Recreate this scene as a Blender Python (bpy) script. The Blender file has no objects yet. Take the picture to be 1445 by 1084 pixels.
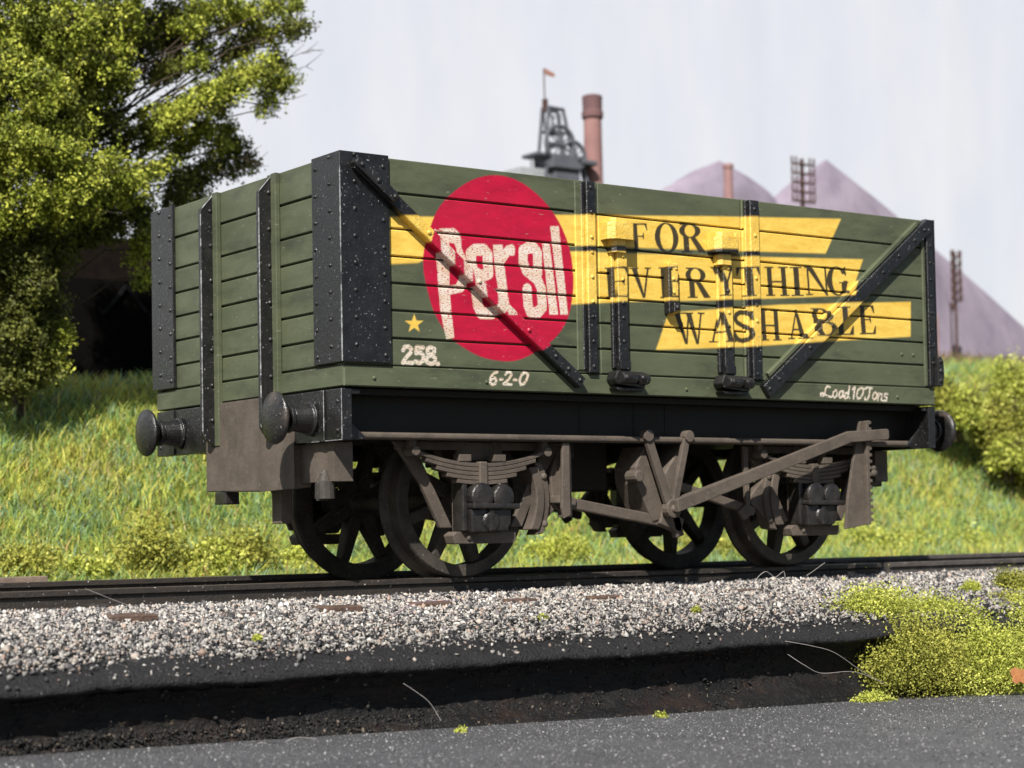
import bpy, bmesh, math, random
import numpy as np
from mathutils import Vector, Matrix
random.seed(7); RNG = np.random.default_rng(11)
SC = bpy.context.scene; COL = SC.collection

# ---------------------------------------------------------------- camera, light, exposure
cam = bpy.data.cameras.new('camera'); cob = bpy.data.objects.new('camera', cam); COL.objects.link(cob)
_R = Vector((0.81035, -0.58566, -0.01815)); _U = Vector((-0.00848, -0.04270, 0.99905)); _F = Vector((0.58588, 0.80943, 0.03957))
cob.matrix_world = Matrix(((_R.x, _U.x, -_F.x, -5.6226), (_R.y, _U.y, -_F.y, -9.4035), (_R.z, _U.z, -_F.z, 0.2892), (0, 0, 0, 1)))
cam.sensor_width = 36; cam.lens = 66.810; cam.shift_y = 0.06534
cam.clip_start = .05; cam.clip_end = 400
cam.dof.use_dof = True; cam.dof.focus_distance = 11.6; cam.dof.aperture_fstop = 1.55
SC.camera = cob
SUN_TRAVEL = Vector((1.0, .9, -1.3)).normalized()
elev = math.asin(-SUN_TRAVEL.z); azi = math.atan2(-SUN_TRAVEL.x, -SUN_TRAVEL.y)
w = bpy.data.worlds.new('World'); SC.world = w; w.use_nodes = True
nt = w.node_tree; bg = nt.nodes['Background']; sk = nt.nodes.new('ShaderNodeTexSky')
sk.sky_type = 'NISHITA'; sk.sun_disc = False; sk.sun_elevation = elev; sk.sun_rotation = azi
nt.links.new(sk.outputs[0], bg.inputs[0]); bg.inputs[1].default_value = .052
sl = bpy.data.lights.new('sun', 'SUN'); sl.energy = 5.0; sl.angle = math.radians(.5); sl.color = (1, .95, .87)
so = bpy.data.objects.new('sun', sl); COL.objects.link(so)
so.rotation_euler = SUN_TRAVEL.to_track_quat('-Z', 'Y').to_euler()
SC.view_settings.view_transform = 'Standard'; SC.view_settings.look = 'None'
SC.view_settings.exposure = 0.72; SC.view_settings.gamma = 1; SC.view_settings.use_curve_mapping = False
SC.cycles.max_bounces = 6; SC.cycles.use_denoising = True

# ---------------------------------------------------------------- materials
def mat(name, c1, c2=None, scale=6, rough=.55, bump=.15, bscale=60, spec=.4, dust=0, dustc=(.45, .43, .4), dscale=70,
        attr=False, paint=False, transl=0, grime=None, metal=0, stretch=(1, 1, 1)):
    m = bpy.data.materials.new(name); m.use_nodes = True; t = m.node_tree; N = t.nodes; Lk = t.links.new
    b = N['Principled BSDF']; b.inputs['Specular IOR Level'].default_value = spec; b.inputs['Metallic'].default_value = metal
    geo = N.new('ShaderNodeNewGeometry'); mp = N.new('ShaderNodeMapping'); mp.inputs['Scale'].default_value = stretch
    Lk(geo.outputs['Position'], mp.inputs[0])
    def noise(s, d=4, r=.6):
        n = N.new('ShaderNodeTexNoise'); n.inputs['Scale'].default_value = s; n.inputs['Detail'].default_value = d
        n.inputs['Roughness'].default_value = r; Lk(mp.outputs[0], n.inputs['Vector']); return n
    def ramp(src, a, c, v0=0, v1=1):
        r = N.new('ShaderNodeMapRange'); r.inputs[1].default_value = a; r.inputs[2].default_value = c
        r.inputs[3].default_value = v0; r.inputs[4].default_value = v1; Lk(src, r.inputs[0]); return r.outputs[0]
    def mix(f, A, B):
        x = N.new('ShaderNodeMix'); x.data_type = 'RGBA'
        for s, v in ((x.inputs[0], f), (x.inputs[6], A), (x.inputs[7], B)):
            if hasattr(v, 'links'): Lk(v, s)
            elif isinstance(v, (int, float)): s.default_value = v
            else: s.default_value = (*v, 1)
        return x.outputs[2]
    def mul(a, v):
        x = N.new('ShaderNodeMath'); x.operation = 'MULTIPLY'
        Lk(a, x.inputs[0])
        if hasattr(v, 'links'): Lk(v, x.inputs[1])
        else: x.inputs[1].default_value = v
        return x.outputs[0]
    n1 = noise(scale)
    if attr:
        at = N.new('ShaderNodeAttribute'); at.attribute_name = 'col'; col = at.outputs['Color']
        if c2: col = mix(mul(ramp(n1.outputs[0], .4, .62), .5), col, c2)
    else: col = mix(ramp(n1.outputs[0], .34, .66), c1, c2 or tuple(x * .8 for x in c1))
    if grime:
        n4 = noise(3.3, 8, .72); col = mix(mul(ramp(n4.outputs[0], .5, .66), grime[1]), col, grime[0])
    nb = noise(bscale, 5, .65)
    if paint:
        pa = N.new('ShaderNodeAttribute'); pa.attribute_name = 'paint'
        sp = N.new('ShaderNodeSeparateColor'); Lk(pa.outputs['Color'], sp.inputs[0])
        fine = noise(120, 3, .6); pit = ramp(fine.outputs[0], .35, .45, .0, 1); pit2 = ramp(fine.outputs[0], .36, .47, .0, 1)
        pitr = ramp(fine.outputs[0], .28, .34, .75, 1)
        mid = noise(11, 7, .72)
        yel = mix(ramp(mid.outputs[0], .35, .68), (.74, .53, .11), (.58, .35, .045))
        red = mix(ramp(mid.outputs[0], .35, .68), (.44, .0045, .035), (.30, .004, .026))
        whi = mix(ramp(mid.outputs[0], .4, .6), (.62, .57, .5), (.56, .44, .33))
        col = mix(mul(sp.outputs[0], ramp(fine.outputs[0], .3, .38, .55, 1)), col, yel)
        col = mix(mul(sp.outputs[1], pitr), col, red)
        col = mix(mul(sp.outputs[2], .96), col, (.014, .014, .013))
        col = mix(mul(pa.outputs['Alpha'], pit2), col, whi)
    if dust:
        nd = noise(dscale, 2, .5); col = mix(mul(ramp(nd.outputs[0], .68, .74), dust), col, dustc)
    Lk(col, b.inputs['Base Color'])
    Lk(ramp(n1.outputs[0], .3, .7, rough - .08, rough + .1), b.inputs['Roughness'])
    bm_ = N.new('ShaderNodeBump'); bm_.inputs['Strength'].default_value = bump; bm_.inputs['Distance'].default_value = .02
    Lk(nb.outputs[0], bm_.inputs['Height']); Lk(bm_.outputs[0], b.inputs['Normal'])
    if transl:
        tr = N.new('ShaderNodeBsdfTranslucent'); Lk(col, tr.inputs[0]); ms = N.new('ShaderNodeMixShader'); ms.inputs[0].default_value = transl
        Lk(b.outputs[0], ms.inputs[1]); Lk(tr.outputs[0], ms.inputs[2]); Lk(ms.outputs[0], N['Material Output'].inputs[0])
    return m

M = {}
M['green'] = mat('green_paint', (.088, .100, .058), (.060, .071, .042), 4, .5, .08, 45, .35, dust=.4, dscale=38, dustc=(.25, .25, .2), paint=True, grime=((.033, .036, .024), .7), stretch=(.45, .45, 1.4))
M['greeni'] = mat('green_inside', (.05, .06, .035), None, 5, .6, .1)
M['black'] = mat('black_paint', (.0065, .0065, .007), (.011, .011, .012), 12, .33, .32, 60, .55, dust=.75, dscale=70, dustc=(.24, .25, .27), paint=True)
M['blackp'] = mat('black_iron', (.0075, .0075, .008), (.014, .0135, .0135), 9, .33, .3, 50, .55, dust=.75, dscale=66, dustc=(.28, .28, .29))
M['brown'] = mat('weathered_brown', (.104, .084, .068), (.072, .058, .047), 7, .62, .22, 40, .35, dust=.4, dscale=45, dustc=(.24, .21, .17), grime=((.04, .033, .028), .6))
M['dark'] = mat('dark_grime', (.022, .019, .017), (.03, .025, .021), 6, .6, .2, 40, .3)
M['wheel'] = mat('wheel_grime', (.062, .054, .046), (.028, .025, .022), 6, .6, .25, 35, .3, dust=.4)
M['solebar'] = mat('solebar_black', (.008, .0078, .0075), (.013, .012, .011), 5, .55, .15, 40, .3)
M['axbox'] = mat('oily_black', (.012, .011, .011), (.024, .021, .019), 12, .3, .25, 40, .55)
M['rail'] = mat('rail_side', (.035, .028, .023), (.02, .017, .015), 9, .5, .4, 60, .45, dust=.9, dscale=48, dustc=(.55, .52, .5))
M['railtop'] = mat('rail_head', (.21, .16, .125), (.12, .09, .072), 10, .42, .2, 60, .5)
M['railgrey'] = mat('rail_side_grey', (.085, .075, .068), (.045, .04, .037), 9, .5, .4, 60, .45, dust=.9, dscale=48, dustc=(.4, .38, .36))
M['sleeper'] = mat('sleeper_brown', (.12, .075, .055), (.06, .04, .032), 9, .7, .5, 50, .3, dust=.8, dscale=50)
M['buff'] = mat('worn_buffer_black', (.007, .007, .008), (.017, .016, .016), 14, .33, .3, 40, .55, dust=.5, dscale=60, dustc=(.35, .32, .29), grime=((.075, .055, .042), .7))
PAINTED = {M['green'].name, M['black'].name}

# ---------------------------------------------------------------- mesh helpers
WLOC = {}
class MB:
    def __init__(s): s.v = []; s.f = []; s.n = 0; s.c = []
    def add(s, v, f, c=None):
        v = np.asarray(v, float); s.v.append(v); s.f += [tuple(i + s.n for i in q) for q in f]; s.n += len(v)
        if c is not None: s.c += [c] * len(f)
        return s
    def box(s, x0, x1, y0, y1, z0, z1):
        v = [(x, y, z) for x in (x0, x1) for y in (y0, y1) for z in (z0, z1)]
        return s.add(v, [(0, 1, 3, 2), (4, 6, 7, 5), (0, 4, 5, 1), (2, 3, 7, 6), (0, 2, 6, 4), (1, 5, 7, 3)])
    def gbox(s, x0, x1, y0, y1, z0, z1, cell=.008, T=None):
        # box whose front (y0) face, and its rim, are finely divided so paint can follow it
        nx = max(1, int((x1 - x0) / cell)); nz = max(1, int((z1 - z0) / cell)); c = min(.006, (x1 - x0) * .2, (z1 - z0) * .2)
        xs = np.concatenate([[x0, x0 + .0005], np.linspace(x0 + c, x1 - c, nx + 1), [x1 - .0005, x1]])
        zs = np.concatenate([[z0, z0 + .0005], np.linspace(z0 + c, z1 - c, nz + 1), [z1 - .0005, z1]])
        X, Z = np.meshgrid(xs, zs, indexing='ij'); Y = np.full_like(X, y0)
        a, b = X.shape
        e = np.minimum(np.minimum(np.arange(a), np.arange(a)[::-1])[:, None], np.minimum(np.arange(b), np.arange(b)[::-1])[None, :])
        Y = np.where(e == 0, y1, np.where(e == 1, y0 + c * .8, y0))
        V = np.stack([X, Y, Z], -1).reshape(-1, 3)
        if T is not None: V = V @ np.array(T.to_3x3()).T + np.array(T.translation)
        i = np.arange((a - 1) * (b - 1)); r = i // (b - 1); q = i % (b - 1); k = r * b + q
        F = np.stack([k, k + b, k + b + 1, k + 1], -1)
        return s.add(V, F.tolist())
    def prism(s, poly, a0, a1, ax='y'):
        # polygon in the other two axes, extruded along ax
        n = len(poly); P = []
        for a in (a0, a1):
            for u, v in poly: P.append({'y': (u, a, v), 'x': (a, u, v), 'z': (u, v, a)}[ax])
        return s.add(P, [tuple(range(n)), tuple(range(2 * n - 1, n - 1, -1))] + [(i, i + n, (i + 1) % n + n, (i + 1) % n) for i in range(n)])
    def lathe(s, prof, c, ax='x', n=28, cap=True):
        # prof: (position along ax, radius)
        P = []
        for t, r in prof:
            for k in range(n):
                a = 2 * math.pi * k / n; u, v = r * math.cos(a), r * math.sin(a)
                P.append({'x': (c[0] + t, c[1] + u, c[2] + v), 'y': (c[0] + u, c[1] + t, c[2] + v), 'z': (c[0] + u, c[1] + v, c[2] + t)}[ax])
        m = len(prof); F = [(j * n + k, j * n + (k + 1) % n, (j + 1) * n + (k + 1) % n, (j + 1) * n + k) for j in range(m - 1) for k in range(n)]
        if cap: F += [tuple(range(n - 1, -1, -1)), tuple(range((m - 1) * n, m * n))]
        return s.add(P, F)
    def tube(s, pts, r, n=8, r1=None, rs=None):
        pts = [Vector(p) for p in pts]; P = []; m = len(pts)
        for i, p in enumerate(pts):
            d = (pts[min(i + 1, m - 1)] - pts[max(i - 1, 0)]).normalized(); u = d.orthogonal().normalized(); v = d.cross(u)
            if i and (u.dot(pu) < .5):
                u = (pu - d * pu.dot(d)).normalized(); v = d.cross(u)
            pu = u; rr = rs[i] if rs else r if r1 is None else r + (r1 - r) * i / max(1, m - 1)
            P += [tuple(p + (u * math.cos(2 * math.pi * k / n) + v * math.sin(2 * math.pi * k / n)) * rr) for k in range(n)]
        F = [(j * n + k, j * n + (k + 1) % n, (j + 1) * n + (k + 1) % n, (j + 1) * n + k) for j in range(m - 1) for k in range(n)]
        return s.add(P, F + [tuple(range(n - 1, -1, -1)), tuple(range((m - 1) * n, m * n))])
    def bar(s, a, b, w, y0, y1):
        # flat bar in the XZ plane from a to b, width w, from depth y0 to y1
        a = Vector(a); b = Vector(b); d = (b - a).normalized(); n = Vector((-d.y, d.x)) * w / 2
        return s.prism([tuple(a - n), tuple(b - n), tuple(b + n), tuple(a + n)], y0, y1)
    def dome(s, c, r, d=(0, -1, 0), h=.7, n=10):
        d = Vector(d).normalized(); u = d.orthogonal().normalized(); v = d.cross(u); c = Vector(c); P = []; rings = [(1, -.2), (1, 0), (.8, .55), (.42, .9)]
        for q, z in rings: P += [tuple(c + (u * math.cos(2 * math.pi * k / n) + v * math.sin(2 * math.pi * k / n)) * r * q + d * r * h * z) for k in range(n)]
        P.append(tuple(c + d * r * h)); m = len(rings)
        F = [(j * n + k, j * n + (k + 1) % n, (j + 1) * n + (k + 1) % n, (j + 1) * n + k) for j in range(m - 1) for k in range(n)] + [((m - 1) * n + k, (m - 1) * n + (k + 1) % n, m * n) for k in range(n)]
        return s.add(P, F)
    def mirror(s, ax, c):
        i = 'xyz'.index(ax)
        for v in s.v: v[:, i] = 2 * c - v[:, i]
        s.f = [q[::-1] for q in s.f]; return s
    def build(s, name, m, parent=None, bevel=0, smooth=False, paint=False, recalc=True):
        V = np.concatenate(s.v); lo, hi = V.min(0), V.max(0); c = (lo + hi) / 2
        if parent is None: c[2] = lo[2]
        pa = sample_paint(V) if paint else np.zeros((len(V), 4)); paint = m.name in PAINTED
        me = bpy.data.meshes.new(name); me.from_pydata((V - c).tolist(), [], s.f)
        if recalc:
            b = bmesh.new(); b.from_mesh(me); bmesh.ops.recalc_face_normals(b, faces=b.faces); b.to_mesh(me); b.free()
        if paint:
            at = me.attributes.new('paint', 'FLOAT_COLOR', 'POINT'); at.data.foreach_set('color', pa.ravel())
        if s.c:
            at = me.attributes.new('col', 'FLOAT_COLOR', 'FACE'); cc = np.ones((len(s.c), 4)); cc[:, :3] = s.c; at.data.foreach_set('color', cc.ravel())
        if smooth: me.polygons.foreach_set('use_smooth', [True] * len(me.polygons))
        me.materials.append(m); o = bpy.data.objects.new(name, me); COL.objects.link(o)
        o.location = c if parent is None else tuple(np.array(c) - np.array(WLOC[parent.name])); WLOC[o.name] = c
        if parent: o.parent = parent
        if bevel:
            bv = o.modifiers.new('bevel', 'BEVEL'); bv.width = bevel; bv.segments = 2; bv.limit_method = 'ANGLE'; bv.angle_limit = math.radians(38)
        if smooth and not bevel:
            pass
        return o
def tag(o, label=None, cat=None, group=None, kind=None):
    for k, v in (('label', label), ('category', cat), ('group', group), ('kind', kind)):
        if v: o[k] = v
    return o
def empty(name, loc, label, cat, group=None):
    o = bpy.data.objects.new(name, None); COL.objects.link(o); o.location = loc; o.empty_display_size = .2; WLOC[o.name] = np.array(loc, float)
    return tag(o, label, cat, group)
def fast_mesh(name, V, F, m, cols=None, kind=None, parent=None, origin=None, smooth=False):
    V = np.asarray(V, float); F = np.asarray(F); k = F.shape[1]
    c = np.array(origin if origin is not None else ((V.min(0) + V.max(0)) / 2)) * 1.0
    if origin is None and parent is None: c[2] = V[:, 2].min()
    me = bpy.data.meshes.new(name); me.vertices.add(len(V)); me.vertices.foreach_set('co', (V - c).ravel())
    me.loops.add(F.size); me.loops.foreach_set('vertex_index', F.ravel().astype(np.int32))
    me.polygons.add(len(F)); me.polygons.foreach_set('loop_start', np.arange(0, F.size, k, dtype=np.int32))
    me.polygons.foreach_set('loop_total', np.full(len(F), k, dtype=np.int32))
    me.update(calc_edges=True)
    if cols is not None:
        at = me.attributes.new('col', 'FLOAT_COLOR', 'FACE'); cc = np.ones((len(F), 4)); cc[:, :3] = cols; at.data.foreach_set('color', cc.ravel())
    if smooth: me.polygons.foreach_set('use_smooth', np.ones(len(F), bool))
    me.materials.append(m); o = bpy.data.objects.new(name, me); COL.objects.link(o)
    o.location = c if parent is None else c - WLOC[parent.name]; WLOC[o.name] = c
    if parent: o.parent = parent
    if kind: o['kind'] = kind
    return o

# ---------------------------------------------------------------- paint scheme of the wagon side (metres along the side, height)
YELLOW=[[('p',[(0.487,1.553),(0.47,1.513),(0.422,1.51),(0.46,1.487),(0.446,1.446),(0.485,1.472),(0.524,1.45),(0.511,1.489),(0.55,1.516),(0.502,1.515)])],[('p',[(0.23,2.111),(0.679,2.148),(0.776,1.898),(0.572,1.885),(0.521,1.86),(0.225,1.828)])],[('p',[(1.531,2.23),(1.986,2.263),(2.834,2.327),(4.081,2.409),(3.918,2.152),(2.827,2.099),(2.098,2.066),(1.527,2.038)])],[('p',[(1.526,2.003),(2.826,2.061),(4.291,2.137),(4.154,1.872),(3.465,1.813),(2.817,1.763),(2.089,1.714),(1.518,1.66)])],[('p',[(2.469,1.665),(2.816,1.701),(3.464,1.769),(4.771,1.86),(4.761,1.607),(4.002,1.544),(3.191,1.471),(2.353,1.414)])]]
RED=[[('p',[(0.574,1.974),(0.584,2.007),(0.597,2.044),(0.612,2.081),(0.627,2.117),(0.643,2.149),(0.658,2.176),(0.674,2.199),(0.691,2.22),(0.71,2.241),(0.732,2.263),(0.759,2.287),(0.79,2.311),(0.823,2.335),(0.856,2.357),(0.889,2.376),(0.921,2.392),(0.952,2.405),(0.984,2.416),(1.016,2.425),(1.048,2.432),(1.08,2.436),(1.113,2.438),(1.146,2.438),(1.178,2.436),(1.208,2.432),(1.236,2.427),(1.263,2.419),(1.29,2.41),(1.315,2.4),(1.342,2.387),(1.37,2.372),(1.398,2.356),(1.426,2.337),(1.453,2.318),(1.478,2.297),(1.502,2.275),(1.525,2.253),(1.547,2.229),(1.567,2.204),(1.586,2.177),(1.604,2.148),(1.62,2.118),(1.636,2.086),(1.649,2.054),(1.66,2.021),(1.669,1.988),(1.675,1.954),(1.68,1.92),(1.682,1.886),(1.684,1.853),(1.684,1.82),(1.682,1.787),(1.679,1.755),(1.674,1.724),(1.669,1.695),(1.663,1.668),(1.656,1.642),(1.648,1.618),(1.639,1.595),(1.627,1.572),(1.613,1.549),(1.597,1.527),(1.579,1.505),(1.561,1.485),(1.541,1.466),(1.521,1.449),(1.499,1.433),(1.477,1.419),(1.453,1.405),(1.429,1.391),(1.403,1.376),(1.375,1.362),(1.347,1.348),(1.319,1.335),(1.291,1.324),(1.265,1.315),(1.241,1.308),(1.217,1.303),(1.191,1.299),(1.161,1.297),(1.126,1.297),(1.088,1.299),(1.047,1.303),(1.008,1.309),(0.971,1.316),(0.937,1.326),(0.904,1.338),(0.873,1.351),(0.844,1.365),(0.817,1.379),(0.793,1.392),(0.772,1.405),(0.753,1.418),(0.734,1.433),(0.716,1.451),(0.697,1.471),(0.679,1.494),(0.662,1.518),(0.646,1.543),(0.631,1.57),(0.618,1.598),(0.606,1.629),(0.596,1.66),(0.587,1.691),(0.579,1.72),(0.572,1.747),(0.566,1.772),(0.561,1.796),(0.558,1.82),(0.556,1.845),(0.556,1.87),(0.558,1.894),(0.561,1.919),(0.566,1.945)])]]
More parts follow.
